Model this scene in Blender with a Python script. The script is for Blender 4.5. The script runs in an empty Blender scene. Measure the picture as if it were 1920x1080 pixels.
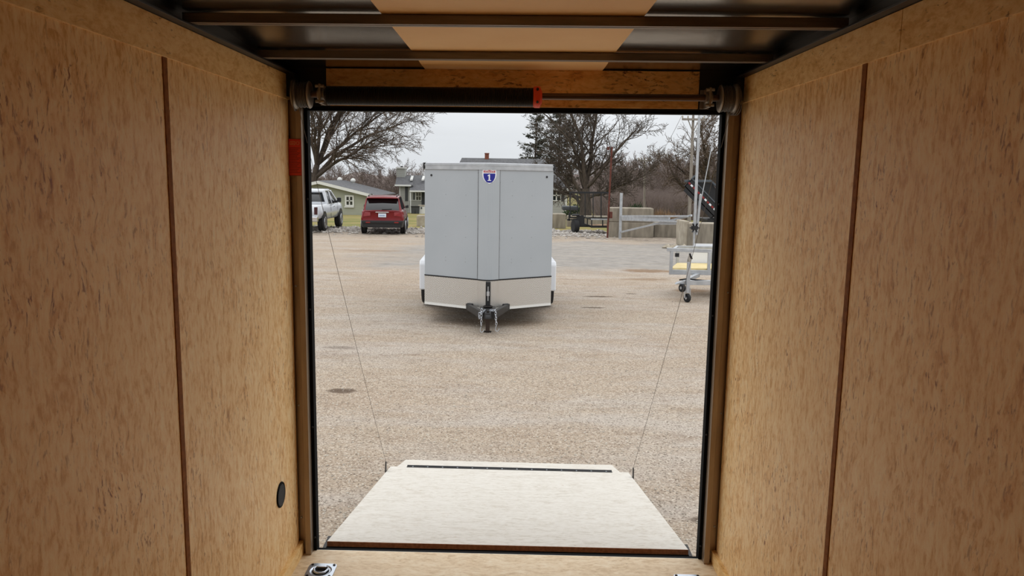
import bpy, bmesh, math, random
from mathutils import Vector, Matrix
PI = math.pi
C = bpy.context.scene.collection
# ------------------------------------------------------------------ camera
F_PX, PITCH, YAW, ROLL, CX, CZ = 1432.5, .1436, -.0021, .0160, .0075, 1.5953
fw = Vector((math.sin(YAW)*math.cos(PITCH), math.cos(YAW)*math.cos(PITCH), -math.sin(PITCH)))
r0 = Vector((math.cos(YAW), -math.sin(YAW), 0)); u0 = r0.cross(fw)
RT = r0*math.cos(ROLL) + u0*math.sin(ROLL); UP = -r0*math.sin(ROLL) + u0*math.cos(ROLL)
cam = bpy.data.objects.new('camera', bpy.data.cameras.new('camera')); C.objects.link(cam)
cam.matrix_world = Matrix(((RT.x, UP.x, -fw.x, CX), (RT.y, UP.y, -fw.y, 0), (RT.z, UP.z, -fw.z, CZ), (0, 0, 0, 1)))
cam.data.sensor_width = 36; cam.data.lens = F_PX*36/1920; cam.data.clip_start = .02; cam.data.clip_end = 2000
bpy.context.scene.camera = cam
# ------------------------------------------------------------------ sky: flat winter overcast
w = bpy.data.worlds.new('World'); bpy.context.scene.world = w; w.use_nodes = True
nt = w.node_tree; N = nt.nodes; L = nt.links; N.clear()
out = N.new('ShaderNodeOutputWorld'); bg = N.new('ShaderNodeBackground'); L.new(bg.outputs[0], out.inputs[0])
tc = N.new('ShaderNodeTexCoord'); sx = N.new('ShaderNodeSeparateXYZ'); L.new(tc.outputs['Generated'], sx.inputs[0])
cr = N.new('ShaderNodeValToRGB'); L.new(sx.outputs['Z'], cr.inputs[0])
cr.color_ramp.elements[0].position = 0; cr.color_ramp.elements[0].color = (.72, .75, .78, 1)
cr.color_ramp.elements[1].position = 1; cr.color_ramp.elements[1].color = (2.12, 2.15, 2.18, 1)
mp = N.new('ShaderNodeMapping'); mp.inputs['Scale'].default_value = (2, 2, 9); L.new(tc.outputs['Generated'], mp.inputs[0])
cn = N.new('ShaderNodeTexNoise'); cn.inputs['Scale'].default_value = 1.6; cn.inputs['Detail'].default_value = 4; L.new(mp.outputs[0], cn.inputs[0])
mr = N.new('ShaderNodeMapRange'); mr.inputs[1].default_value = .3; mr.inputs[2].default_value = .7
mr.inputs[3].default_value = .93; mr.inputs[4].default_value = 1.06; L.new(cn.outputs[0], mr.inputs[0])
vm = N.new('ShaderNodeVectorMath'); vm.operation = 'SCALE'; L.new(cr.outputs[0], vm.inputs[0]); L.new(mr.outputs[0], vm.inputs['Scale'])
L.new(vm.outputs[0], bg.inputs[0]); bg.inputs[1].default_value = 1.0
sc = bpy.context.scene
sc.view_settings.view_transform = 'Standard'; sc.view_settings.look = 'None'
sc.view_settings.exposure = 0.0; sc.view_settings.gamma = 1; sc.view_settings.use_curve_mapping = False
sc.cycles.max_bounces = 10; sc.cycles.diffuse_bounces = 8

# ------------------------------------------------------------------ helpers
def px(x, y, Y):                       # the point at distance Y seen at this spot of the photograph
    d = RT*((x-960)/F_PX) + UP*((540-y)/F_PX) + fw
    return Vector((CX, 0, CZ)) + d*(Y/d.y)
def pz(x, y, z):
    d = RT*((x-960)/F_PX) + UP*((540-y)/F_PX) + fw
    return Vector((CX, 0, CZ)) + d*((z-CZ)/d.z)
KN = [(-60, -.5), (6, -.5), (13, -.577), (34, -.937), (38, -1.0), (62, -1.61), (80, -2.1), (420, -2.1)]
def gz(y):
    for (a, b), (c, d) in zip(KN, KN[1:]):
        if y <= c: return b + (d-b)*(y-a)/(c-a)
    return KN[-1][1]
def rack(v): return Vector((v[0], v[1], v[2] + .0068*v[0]*(v[2]-1)))     # the cargo box sits a little out of square
XF = [None]
def tag(o, label=None, cat=None, group=None, kind=None):
    if label: o['label'] = label
    if cat: o['category'] = cat
    if group: o['group'] = group
    if kind: o['kind'] = kind
    return o
MW = {}
def empty(name, loc, rz=0):
    o = bpy.data.objects.new(name, None); C.objects.link(o); o.empty_display_size = .1
    o.location = loc; o.rotation_euler = (0, 0, rz)
    MW[o] = Matrix.Translation(Vector(loc)) @ Matrix.Rotation(rz, 4, 'Z'); return o
def frame_of(o): return MW.get(o, Matrix())
class MB:
    def __init__(s, M=None): s.v = []; s.f = []; s.M = M; s.sm = []
    def add(s, vs, fs, smooth=False):
        n = len(s.v)
        for p in vs:
            p = Vector(p)
            s.v.append(s.M @ p if s.M is not None else p)
        for f in fs: s.f.append([i+n for i in f]); s.sm.append(smooth)
        return s
    def box(s, a, b):
        (x0, y0, z0), (x1, y1, z1) = a, b
        return s.hexa([(x0,y0,z0),(x1,y0,z0),(x1,y1,z0),(x0,y1,z0),(x0,y0,z1),(x1,y0,z1),(x1,y1,z1),(x0,y1,z1)])
    def hexa(s, p): return s.add(p, [(0,3,2,1),(4,5,6,7),(0,1,5,4),(1,2,6,5),(2,3,7,6),(3,0,4,7)])
    def prism(s, poly, d):             # polygon of 3-D points pushed along d
        n = len(poly); d = Vector(d); P = [Vector(p) for p in poly]
        return s.add(P + [p+d for p in P], [list(range(n))[::-1], list(range(n, 2*n))] + [(i, (i+1)%n, n+(i+1)%n, n+i) for i in range(n)])
    def tube(s, pts, rad, n=8, cap=True):
        pts = [Vector(p) for p in pts]; R = rad if isinstance(rad, (list, tuple)) else [rad]*len(pts)
        vs = []; prev = None
        for i, p in enumerate(pts):
            t = (pts[min(i+1, len(pts)-1)] - pts[max(i-1, 0)]); t = t.normalized() if t.length else Vector((0,0,1))
            if prev is None: a = t.orthogonal().normalized()
            else:
                a = prev - t*prev.dot(t); a = a.normalized() if a.length > 1e-6 else t.orthogonal().normalized()
            prev = a; b = t.cross(a)
            for k in range(n):
                q = 2*PI*k/n; vs.append(p + (a*math.cos(q) + b*math.sin(q))*R[i])
        fs = [(i*n+k, i*n+(k+1)%n, (i+1)*n+(k+1)%n, (i+1)*n+k) for i in range(len(pts)-1) for k in range(n)]
        s.add(vs, fs, n > 4)
        if cap and n > 3: s.add([vs[k] for k in range(n)], [list(range(n))[::-1]]); s.add(vs[-n:], [list(range(n))])
        return s
    def bar(s, a, b, w, h, up=(0, 0, 1)):     # square bar between two points
        a = Vector(a); b = Vector(b); t = (b-a).normalized(); sd = t.cross(Vector(up)).normalized(); u = sd.cross(t)
        P = [p + sd*(w/2*i) + u*(h/2*j) for p in (a, b) for i, j in ((-1,-1),(1,-1),(1,1),(-1,1))]
        return s.hexa(P)
    def torus(s, c, ax, R, r, n=20, m=6, sx=1, up=None):
        ax = Vector(ax).normalized(); a = Vector(up).normalized() if up else ax.orthogonal().normalized(); b = ax.cross(a)
        vs = []
        for i in range(n):
            q = 2*PI*i/n; d = a*math.cos(q)*sx + b*math.sin(q); dn = d.normalized()
            for k in range(m):
                t = 2*PI*k/m; vs.append(Vector(c) + d*R + dn*math.cos(t)*r + ax*math.sin(t)*r)
        return s.add(vs, [(i*m+k, ((i+1)%n)*m+k, ((i+1)%n)*m+(k+1)%m, i*m+(k+1)%m) for i in range(n) for k in range(m)], True)
    def lathe(s, prof, c, ax, n=20):   # prof: (distance along ax, radius)
        ax = Vector(ax).normalized(); a = ax.orthogonal().normalized(); b = ax.cross(a); c = Vector(c)
        vs = [c+ax*h+(a*math.cos(2*PI*k/n)+b*math.sin(2*PI*k/n))*r for h, r in prof for k in range(n)]
        s.add(vs, [(i*n+k, i*n+(k+1) % n, (i+1)*n+(k+1) % n, (i+1)*n+k) for i in range(len(prof)-1) for k in range(n)], True)
        s.add(vs[:n], [list(range(n))[::-1]]); return s.add(vs[-n:], [list(range(n))])
    def build(s, name, mat, parent=None, bev=0, label=None, kind=None):
        vs = [rack(v) for v in s.v] if XF[0] else s.v
        if parent is not None:
            I = frame_of(parent).inverted(); vs = [I @ v for v in vs]
        me = bpy.data.meshes.new(name); me.from_pydata([tuple(v) for v in vs], [], s.f)
        me.materials.append(mat)
        me.polygons.foreach_set('use_smooth', s.sm)
        me.update()
        o = bpy.data.objects.new(name, me); C.objects.link(o)
        bm = bmesh.new(); bm.from_mesh(me); bmesh.ops.recalc_face_normals(bm, faces=bm.faces) if len(me.polygons) < 60000 else None
        bm.to_mesh(me); bm.free()
        if parent is not None: o.parent = parent; MW[o] = frame_of(parent)
        if bev:
            b = o.modifiers.new('b', 'BEVEL'); b.width = bev; b.segments = 2; b.limit_method = 'ANGLE'
        if label: o['label'] = label
        if kind: o['kind'] = kind
        return o
def copy_tree(o, loc=None, rz=None, parent=None):
    c = o.copy(); C.objects.link(c); c.parent = parent
    if loc is not None: c.location = loc
    if rz is not None: c.rotation_euler = (0, 0, rz)
    for ch in list(o.children): copy_tree(ch, None, None, c)
    return c
# ------------------------------------------------------------------ materials
def srgb(r, g, b):
    f = lambda c: ((c/255+.055)/1.055)**2.4 if c > 10 else c/255/12.92
    return (f(r), f(g), f(b), 1)
def mat(name, col, rough=.6, metal=0, noise=None, bump=0, bscale=40, spec=.5, emis=None, trans=0):
    m = bpy.data.materials.new(name); m.use_nodes = True; t = m.node_tree; b = t.nodes['Principled BSDF']
    b.inputs['Base Color'].default_value = col; b.inputs['Roughness'].default_value = rough
    b.inputs['Metallic'].default_value = metal; b.inputs['Specular IOR Level'].default_value = spec
    b.inputs['Transmission Weight'].default_value = trans
    if noise or bump:
        c = t.nodes.new('ShaderNodeTexCoord'); n = t.nodes.new('ShaderNodeTexNoise')
        n.inputs['Scale'].default_value = noise[0] if noise else bscale; n.inputs['Detail'].default_value = 6
        mpn = t.nodes.new('ShaderNodeMapping'); mpn.inputs['Scale'].default_value = noise[3] if noise and len(noise) > 3 else (1, 1, 1)
        t.links.new(c.outputs['Object'], mpn.inputs[0]); t.links.new(mpn.outputs[0], n.inputs['Vector'])
        if noise:
            r = t.nodes.new('ShaderNodeValToRGB'); r.color_ramp.elements[0].position = .3; r.color_ramp.elements[1].position = .7
            r.color_ramp.elements[0].color = noise[1]; r.color_ramp.elements[1].color = noise[2]
            t.links.new(n.outputs[0], r.inputs[0]); t.links.new(r.outputs[0], b.inputs['Base Color'])
        if bump:
            n2 = t.nodes.new('ShaderNodeTexNoise'); n2.inputs['Scale'].default_value = bscale; n2.inputs['Detail'].default_value = 5
            t.links.new(mpn.outputs[0], n2.inputs['Vector'])
            bp = t.nodes.new('ShaderNodeBump'); bp.inputs['Strength'].default_value = bump; bp.inputs['Distance'].default_value = .01
            t.links.new(n2.outputs[0], bp.inputs['Height']); t.links.new(bp.outputs[0], b.inputs['Normal'])
    return m
def osb(name, axis, cols, dark, dark_amt=.60, rough=.5, bump=.12, spec=.35):
    """Pressed strand board: long flakes lying mostly along `axis`, sparse dark strands."""
    m = bpy.data.materials.new(name); m.use_nodes = True; t = m.node_tree; b = t.nodes['Principled BSDF']
    nn = t.nodes.new; lk = t.links.new
    c = nn('ShaderNodeTexCoord')
    wn = nn('ShaderNodeTexNoise'); wn.inputs['Scale'].default_value = 7; wn.inputs['Detail'].default_value = 3; lk(c.outputs['Object'], wn.inputs[0])
    ws = nn('ShaderNodeVectorMath'); ws.operation = 'MULTIPLY_ADD'; lk(wn.outputs['Color'], ws.inputs[0])
    ws.inputs[1].default_value = (.05, .05, .05); lk(c.outputs['Object'], ws.inputs[2])
    def mapped(lo, hi):
        mpn = nn('ShaderNodeMapping'); sc_ = [hi]*3; sc_['xyz'.index(axis)] = lo
        mpn.inputs['Scale'].default_value = sc_; lk(ws.outputs[0], mpn.inputs[0]); return mpn
    v = nn('ShaderNodeTexVoronoi'); v.inputs['Scale'].default_value = 1; v.inputs['Randomness'].default_value = 1; lk(mapped(14, 46).outputs[0], v.inputs['Vector'])
    bw = nn('ShaderNodeSeparateColor'); lk(v.outputs['Color'], bw.inputs[0])
    n1 = nn('ShaderNodeTexNoise'); n1.inputs['Scale'].default_value = 1; n1.inputs['Detail'].default_value = 8; n1.inputs['Roughness'].default_value = .68; lk(mapped(30, 80).outputs[0], n1.inputs['Vector'])
    ad = nn('ShaderNodeMath'); ad.operation = 'MULTIPLY_ADD'; lk(bw.outputs[0], ad.inputs[0]); ad.inputs[1].default_value = .20
    sb = nn('ShaderNodeMath'); sb.operation = 'MULTIPLY_ADD'; lk(n1.outputs[0], sb.inputs[0]); sb.inputs[1].default_value = 1.35; sb.inputs[2].default_value = -.26
    nm = nn('ShaderNodeTexNoise'); nm.inputs['Scale'].default_value = 1; nm.inputs['Detail'].default_value = 4; nm.inputs['Distortion'].default_value = 1.2; lk(mapped(7, 15).outputs[0], nm.inputs['Vector'])
    sm = nn('ShaderNodeMath'); sm.operation = 'MULTIPLY_ADD'; lk(nm.outputs[0], sm.inputs[0]); sm.inputs[1].default_value = .34; lk(sb.outputs[0], sm.inputs[2])
    so = nn('ShaderNodeMath'); so.operation = 'ADD'; lk(sm.outputs[0], so.inputs[0]); so.inputs[1].default_value = -.17
    lk(so.outputs[0], ad.inputs[2])
    r = nn('ShaderNodeValToRGB'); lk(ad.outputs[0], r.inputs[0]); e = r.color_ramp.elements
    e[0].position = .28; e[0].color = cols[0]; e[1].position = .78; e[1].color = cols[2]
    k = e.new(.5); k.color = cols[1]
    n2 = nn('ShaderNodeTexNoise'); n2.inputs['Scale'].default_value = 1; n2.inputs['Detail'].default_value = 5; n2.inputs['Roughness'].default_value = .6; n2.inputs['Distortion'].default_value = .6; lk(mapped(30, 100).outputs[0], n2.inputs['Vector'])
    r2 = nn('ShaderNodeValToRGB'); lk(n2.outputs[0], r2.inputs[0]); r2.color_ramp.elements[0].position = dark_amt; r2.color_ramp.elements[1].position = dark_amt+.09
    n3 = nn('ShaderNodeTexNoise'); n3.inputs['Scale'].default_value = 5; n3.inputs['Detail'].default_value = 3; lk(c.outputs['Object'], n3.inputs[0])
    r3 = nn('ShaderNodeValToRGB'); lk(n3.outputs[0], r3.inputs[0]); r3.color_ramp.elements[0].position = .38; r3.color_ramp.elements[1].position = .66
    mm = nn('ShaderNodeMath'); mm.operation = 'MULTIPLY'; lk(r2.outputs[0], mm.inputs[0]); lk(r3.outputs[0], mm.inputs[1])
    mx = nn('ShaderNodeMix'); mx.data_type = 'RGBA'; lk(mm.outputs[0], mx.inputs['Factor']); lk(r.outputs[0], mx.inputs['A']); mx.inputs['B'].default_value = dark
    lk(mx.outputs['Result'], b.inputs['Base Color'])
    bp = nn('ShaderNodeBump'); bp.inputs['Strength'].default_value = bump; bp.inputs['Distance'].default_value = .004
    lk(ad.outputs[0], bp.inputs['Height']); lk(bp.outputs[0], b.inputs['Normal'])
    b.inputs['Roughness'].default_value = rough; b.inputs['Specular IOR Level'].default_value = spec
    return m
OW = [srgb(216, 164, 98), srgb(240, 203, 145), srgb(249, 224, 178)]
OSB_WALL = osb('strand board wall', 'z', OW, srgb(142, 80, 28), .565, rough=.48, spec=.36)
OSB_STRIP = osb('strand board strip', 'y', [srgb(218, 172, 106), srgb(236, 198, 134), srgb(246, 216, 160)], srgb(120, 74, 38), .61)
OSB_HEAD = osb('strand board header', 'x', [srgb(206, 150, 86), srgb(230, 180, 112), srgb(240, 198, 134)], srgb(80, 40, 18), .555, rough=.6)
OSB_FLOOR = osb('strand board floor', 'x', [srgb(204, 178, 142), srgb(224, 202, 168), srgb(234, 218, 190)], srgb(140, 105, 70), .62)
OSB_RAMP = osb('strand board ramp deck', 'x', [srgb(184, 176, 163), srgb(200, 194, 184), srgb(207, 202, 193)], srgb(160, 134, 106), .62, rough=.6, bump=.25)
M_SEAM = mat('brown seam strip', srgb(134, 84, 36), .8, noise=(60, srgb(118, 70, 28), srgb(150, 96, 46)), spec=.2)
M_EDGE = mat('cut board edge', srgb(190, 130, 92), .8, noise=(80, srgb(170, 112, 76), srgb(206, 146, 106)))
M_ROOF = mat('galvanised roof skin', srgb(176, 172, 166), .22, 1, bump=.25, bscale=2.2)
M_BOW = mat('steel roof bow', srgb(132, 124, 116), .45, .5, noise=(6, srgb(120, 112, 104), srgb(146, 138, 130), (1, 12, 12)))
M_LINER = mat('tan ceiling liner', srgb(244, 204, 146), .6, noise=(3, srgb(240, 198, 138), srgb(247, 210, 154)))
M_POST = mat('bronze grey post', srgb(160, 142, 124), .38, .8, noise=(4, srgb(148, 130, 112), srgb(170, 152, 132), (9, 9, 1)))
M_BLACK = mat('black steel', srgb(20, 20, 22), .45, 0)
M_RUB = mat('black rubber', srgb(13, 13, 14), .85, spec=.15)
M_TIRE = mat('tyre rubber', srgb(30, 30, 31), .85, bump=.3, bscale=30)
M_DKSTEEL = mat('dark oily spring steel', srgb(38, 34, 32), .35, .7)
M_SHAFT = mat('brown steel shaft', srgb(92, 72, 60), .35, .8)
M_CAST = mat('cast aluminium', srgb(150, 142, 132), .45, .8, bump=.2, bscale=60)
M_ZINC = mat('zinc plated steel', srgb(196, 202, 210), .28, .9)
M_ALU = mat('mill aluminium', srgb(178, 181, 184), .38, .55, noise=(8, srgb(166, 169, 173), srgb(190, 193, 196)))
M_ORANGE = mat('orange plastic', srgb(226, 70, 28), .5)
M_DECAL = mat('orange red decal', srgb(214, 52, 20), .5)
M_DECALD = mat('dark red decal print', srgb(130, 26, 12), .5)
M_DECALW = mat('pale decal print', srgb(226, 168, 120), .5)
M_CABLE = mat('steel cable', srgb(104, 98, 92), .5, .6)
M_GREYP = mat('grey trailer skin', srgb(160, 165, 168), .42, .0, noise=(1.5, srgb(160, 166, 171), srgb(166, 171, 176)), bump=.03, bscale=3)
M_WHITE = mat('white paint', srgb(226, 228, 232), .35)
M_WTRIM = mat('white trim', srgb(214, 214, 210), .6)
M_CONC = mat('grey concrete', srgb(150, 142, 130), .9, noise=(2.2, srgb(110, 102, 90), srgb(148, 139, 124), (2.5, 2.5, .6)), bump=.4, bscale=12)
M_CONCT = mat('pale concrete', srgb(180, 172, 156), .9, noise=(3, srgb(144, 134, 118), srgb(178, 169, 152)), bump=.4, bscale=12)
M_RUST = mat('rusty steel', srgb(92, 46, 36), .85, noise=(8, srgb(74, 36, 28), srgb(106, 56, 42)))
M_RED = mat('dark red car paint', srgb(112, 4, 14), .3, .1, spec=.35); M_RED.node_tree.nodes['Principled BSDF'].inputs['Coat Weight'].default_value = .35
M_TWHITE = mat('silver white truck paint', srgb(196, 199, 203), .25, .1); M_TWHITE.node_tree.nodes['Principled BSDF'].inputs['Coat Weight'].default_value = .6
M_GLASS = mat('dark car glass', srgb(14, 16, 18), .06, 0, spec=.9)
M_TAIL = mat('red lamp lens', srgb(128, 6, 10), .15, spec=.8)
M_CHROME = mat('chrome', srgb(214, 216, 220), .12, 1)
M_WHEEL = mat('alloy wheel', srgb(170, 172, 176), .35, .7)
M_PLATE = mat('licence plate', srgb(206, 216, 226), .5)
M_PBLUE = mat('plate print', srgb(60, 90, 150), .5)
M_GREEN = mat('pale green siding', srgb(168, 170, 146), .8, noise=(4, srgb(150, 152, 136), srgb(160, 162, 146), (.2, .2, 3)))
M_GREY2 = mat('pale grey green siding', srgb(160, 162, 152), .8, noise=(4, srgb(152, 152, 146), srgb(166, 166, 160), (.2, .2, 3)))
M_SHING = mat('grey asphalt shingle', srgb(92, 92, 94), .9, noise=(5, srgb(78, 78, 80), srgb(106, 106, 108), (1, 1, 3)), bump=.4, bscale=9)
M_SHUT = mat('dark grey shutter', srgb(62, 64, 66), .7)
M_WGLASS = mat('house window glass', srgb(40, 46, 50), .08, spec=.8)
M_BRICK = mat('red brick', srgb(124, 70, 52), .9, noise=(20, srgb(106, 56, 42), srgb(140, 84, 64)))
M_GRASS = mat('winter grass blades', srgb(130, 124, 66), .9, noise=(1.2, srgb(112, 118, 52), srgb(160, 146, 90)))
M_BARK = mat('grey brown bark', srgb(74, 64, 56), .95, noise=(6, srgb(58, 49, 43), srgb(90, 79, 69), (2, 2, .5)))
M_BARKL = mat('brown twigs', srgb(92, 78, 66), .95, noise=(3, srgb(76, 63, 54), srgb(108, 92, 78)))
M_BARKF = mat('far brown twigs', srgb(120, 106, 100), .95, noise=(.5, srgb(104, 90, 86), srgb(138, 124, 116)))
M_NEEDLE = mat('dark needles', srgb(56, 60, 44), .9, noise=(1.2, srgb(44, 50, 36), srgb(78, 74, 54)))
M_BUSHG = mat('green bush leaves', srgb(52, 70, 42), .9)
M_BUSHB = mat('dry brown brush', srgb(128, 102, 74), .95, noise=(3, srgb(108, 84, 60), srgb(150, 122, 92)))
M_POLE = mat('weathered pole', srgb(134, 126, 118), .9, noise=(4, srgb(118, 110, 102), srgb(150, 142, 134), (3, 3, .4)))
M_DECKW = mat('new pine deck', srgb(212, 192, 140), .7, noise=(5, srgb(196, 176, 122), srgb(222, 204, 154), (1, 8, 1)))
M_STONE = mat('limestone gravel', srgb(176, 166, 152), .95, noise=(9, srgb(140, 130, 118), srgb(204, 196, 182)))
M_RUBBLE = mat('grey rubble', srgb(150, 142, 134), .95, noise=(2, srgb(96, 88, 82), srgb(190, 184, 176)))
M_EMBLUE = mat('emblem blue', srgb(16, 22, 130), .35)
M_EMRED = mat('emblem red', srgb(170, 50, 50), .4)
M_DPLATE = None
def diamond_plate():
    m = bpy.data.materials.new('polished diamond plate'); m.use_nodes = True; t = m.node_tree; b = t.nodes['Principled BSDF']; nn = t.nodes.new; lk = t.links.new
    c = nn('ShaderNodeTexCoord')
    outs = []
    for sg in (1, -1):
        mp_ = nn('ShaderNodeMapping'); mp_.vector_type = 'POINT'; mp_.inputs['Rotation'].default_value = (0, sg*PI/4, 0); mp_.inputs['Scale'].default_value = (38, 1, 84) if sg > 0 else (84, 1, 38)
        lk(c.outputs['Object'], mp_.inputs[0]); v = nn('ShaderNodeTexVoronoi'); v.voronoi_dimensions = '3D'; v.inputs['Scale'].default_value = 1; v.inputs['Randomness'].default_value = .05
        lk(mp_.outputs[0], v.inputs['Vector']); outs.append(v)
    mn = nn('ShaderNodeMath'); mn.operation = 'MINIMUM'; lk(outs[0].outputs['Distance'], mn.inputs[0]); lk(outs[1].outputs['Distance'], mn.inputs[1])
    bp = nn('ShaderNodeBump'); bp.invert = True; bp.inputs['Strength'].default_value = .8; bp.inputs['Distance'].default_value = .01
    lk(mn.outputs[0], bp.inputs['Height']); lk(bp.outputs[0], b.inputs['Normal'])
    b.inputs['Base Color'].default_value = srgb(196, 192, 186); b.inputs['Metallic'].default_value = .9; b.inputs['Roughness'].default_value = .33
    return m
M_DPLATE = diamond_plate()
def ground_mat():
    m = bpy.data.materials.new('gravel yard'); m.use_nodes = True; t = m.node_tree; b = t.nodes['Principled BSDF']; nn = t.nodes.new; lk = t.links.new
    c = nn('ShaderNodeTexCoord'); P = c.outputs['Object']
    def noise(s, d=6, r=.6, scale=(1, 1, 1)):
        mpn = nn('ShaderNodeMapping'); mpn.inputs['Scale'].default_value = scale; lk(P, mpn.inputs[0])
        n = nn('ShaderNodeTexNoise'); n.inputs['Scale'].default_value = s; n.inputs['Detail'].default_value = d; n.inputs['Roughness'].default_value = r; lk(mpn.outputs[0], n.inputs['Vector']); return n.outputs[0]
    def ramp(x, a, c0, b_, c1):
        r = nn('ShaderNodeValToRGB'); lk(x, r.inputs[0]); r.color_ramp.elements[0].position = a; r.color_ramp.elements[0].color = c0
        r.color_ramp.elements[1].position = b_; r.color_ramp.elements[1].color = c1; return r.outputs[0]
    def mix(f, A, B):
        x = nn('ShaderNodeMix'); x.data_type = 'RGBA'
        lk(f, x.inputs['Factor']) if not isinstance(f, float) else setattr(x.inputs['Factor'], 'default_value', f)
        for k, val in (('A', A), ('B', B)):
            if isinstance(val, tuple): x.inputs[k].default_value = val
            else: lk(val, x.inputs[k])
        return x.outputs['Result']
    def math_(op, a, b_, cl=False):
        x = nn('ShaderNodeMath'); x.operation = op; x.use_clamp = cl
        for i, val in ((0, a), (1, b_)):
            if isinstance(val, (int, float)): x.inputs[i].default_value = val
            else: lk(val, x.inputs[i])
        return x.outputs[0]
    K0, K1 = (0, 0, 0, 1), (1, 1, 1, 1)
    base = ramp(noise(34, 8, .8), .36, srgb(132, 116, 100), .64, srgb(186, 171, 152))
    big = ramp(noise(.55, 5, .6), .38, K0, .66, K1)
    base = mix(math_('MULTIPLY', big, .35), base, srgb(150, 130, 112))
    base = mix(math_('MULTIPLY', ramp(noise(.9, 6, .65, (.5, 1.6, 1)), .45, K0, .62, K1), .45), base, srgb(176, 170, 164))
    base = mix(math_('MULTIPLY', ramp(noise(3.0, 5, .7, (.7, 1.4, 1)), .5, K0, .66, K1), .35), base, srgb(128, 108, 90))
    # pale and dark single stones
    v = nn('ShaderNodeTexVoronoi'); v.inputs['Scale'].default_value = 92; lk(P, v.inputs['Vector'])
    sp = nn('ShaderNodeSeparateColor'); lk(v.outputs['Color'], sp.inputs[0])
    base = mix(ramp(sp.outputs[0], .72, K0, .95, (.7, .7, .7, 1)), base, srgb(200, 189, 174))
    base = mix(ramp(sp.outputs[1], .8, K0, .97, (.75, .75, .75, 1)), base, srgb(90, 76, 64))
    # dark damp streaks
    st = math_('MULTIPLY', ramp(noise(1.0, 7, .65, (.55, 1.5, 1)), .60, K0, .70, K1), ramp(noise(9, 4, .6), .4, K0, .6, K1))
    base = mix(math_('MULTIPLY', st, .55), base, srgb(104, 84, 68))
    # grey asphalt road crossing beyond the yard
    sy = nn('ShaderNodeSeparateXYZ'); lk(P, sy.inputs[0]); wob = math_('MULTIPLY_ADD', noise(.5, 6), 7.0); wob.node.inputs[2].default_value = -3.5
    Y = math_('ADD', sy.outputs['Y'], wob); X = sy.outputs['X']
    def band(val, lo, hi, soft):
        a = nn('ShaderNodeMapRange'); lk(val, a.inputs[0]); a.inputs[1].default_value = lo; a.inputs[2].default_value = lo+soft
        d = nn('ShaderNodeMapRange'); lk(val, d.inputs[0]); d.inputs[1].default_value = hi; d.inputs[2].default_value = hi+soft; d.inputs[3].default_value = 1; d.inputs[4].default_value = 0
        return math_('MULTIPLY', a.outputs[0], d.outputs[0])
    road = math_('MULTIPLY', band(Y, 18.5, 29, 1.6), band(math_('ADD', X, wob), -4.8, 60, 2.5))
    asph = ramp(noise(9, 8, .7, (.35, 1.3, 1)), .34, srgb(120, 115, 109), .66, srgb(164, 158, 151))
    cr_ = ramp(noise(1.6, 8, .7, (.2, 2.2, 1)), .5, K0, .68, (.7, .7, .7, 1))
    asph = mix(cr_, asph, srgb(168, 158, 144))
    base = mix(math_('MULTIPLY', road, 1.0), base, asph)
    # stains with their own place: brown mud and dark puddle marks
    def blob(x, y, rx, ry, col, amt, base):
        dx = math_('DIVIDE', math_('SUBTRACT', X, x), rx); dy = math_('DIVIDE', math_('SUBTRACT', sy.outputs['Y'], y), ry)
        d = math_('ADD', math_('MULTIPLY', dx, dx), math_('MULTIPLY', dy, dy)); d = math_('ADD', d, math_('MULTIPLY_ADD', noise(5, 6, .7), 2.4)); d.node.inputs[1].links[0].from_node.inputs[2].default_value = -1.2
        r = nn('ShaderNodeMapRange'); lk(d, r.inputs[0]); r.inputs[1].default_value = 1.1; r.inputs[2].default_value = .3; r.inputs[3].default_value = 0; r.inputs[4].default_value = amt
        return mix(r.outputs[0], base, col)
    for (u, v_, rx, ry, col, am) in BLOBS:
        p = gpt(u, v_); base = blob(p.x, p.y, rx, ry, col, am, base)
    # dark leaf litter / rubble belt and then grass
    base = mix(band(Y, 30.5, 40, 2.0), base, ramp(noise(5, 8, .8), .38, srgb(104, 92, 82), .62, srgb(176, 164, 148)))
    gr = ramp(noise(.35, 7, .7, (.6, 1, 1)), .36, srgb(98, 106, 56), .6, srgb(146, 130, 86))
    base = mix(band(sy.outputs['Y'], 37.6, 400, .5), base, gr)
    lk(base, b.inputs['Base Color'])
    b.inputs['Roughness'].default_value = .95; b.inputs['Specular IOR Level'].default_value = .15
    bp = nn('ShaderNodeBump'); bp.inputs['Strength'].default_value = .6; bp.inputs['Distance'].default_value = .010
    h = math_('ADD', math_('MULTIPLY', v.outputs['Distance'], -.35), noise(38, 8, .8)); lk(h, bp.inputs['Height'])
    bp2 = nn('ShaderNodeBump'); bp2.inputs['Strength'].default_value = .45; bp2.inputs['Distance'].default_value = .12; lk(noise(2.2, 4, .55), bp2.inputs['Height'])
    lk(bp2.outputs[0], bp.inputs['Normal'])
    lk(bp.outputs[0], b.inputs['Normal'])
    return m
def gpt(u, v):
    p = pz(u, v, -.6)
    for _ in range(12): p = pz(u, v, gz(p.y))
    return p
DK, BR = srgb(78, 62, 50), srgb(122, 94, 66)
BLOBS = [(642, 733, .16, .10, DK, .8), (1120, 556, .30, .10, DK, .85), (1112, 577, .22, .07, DK, .8), (1182, 551, .12, .06, DK, .8), (1215, 508, .75, .5, BR, .75),
         (1300, 545, .45, .35, BR, .7), (1320, 975, .12, .05, DK, .7), (636, 652, .25, .10, DK, .45), (1210, 524, .6, .25, BR, .5), (905, 605, .9, .35, BR, .35), (700, 470, 1.2, .5, BR, .35)]
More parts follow.
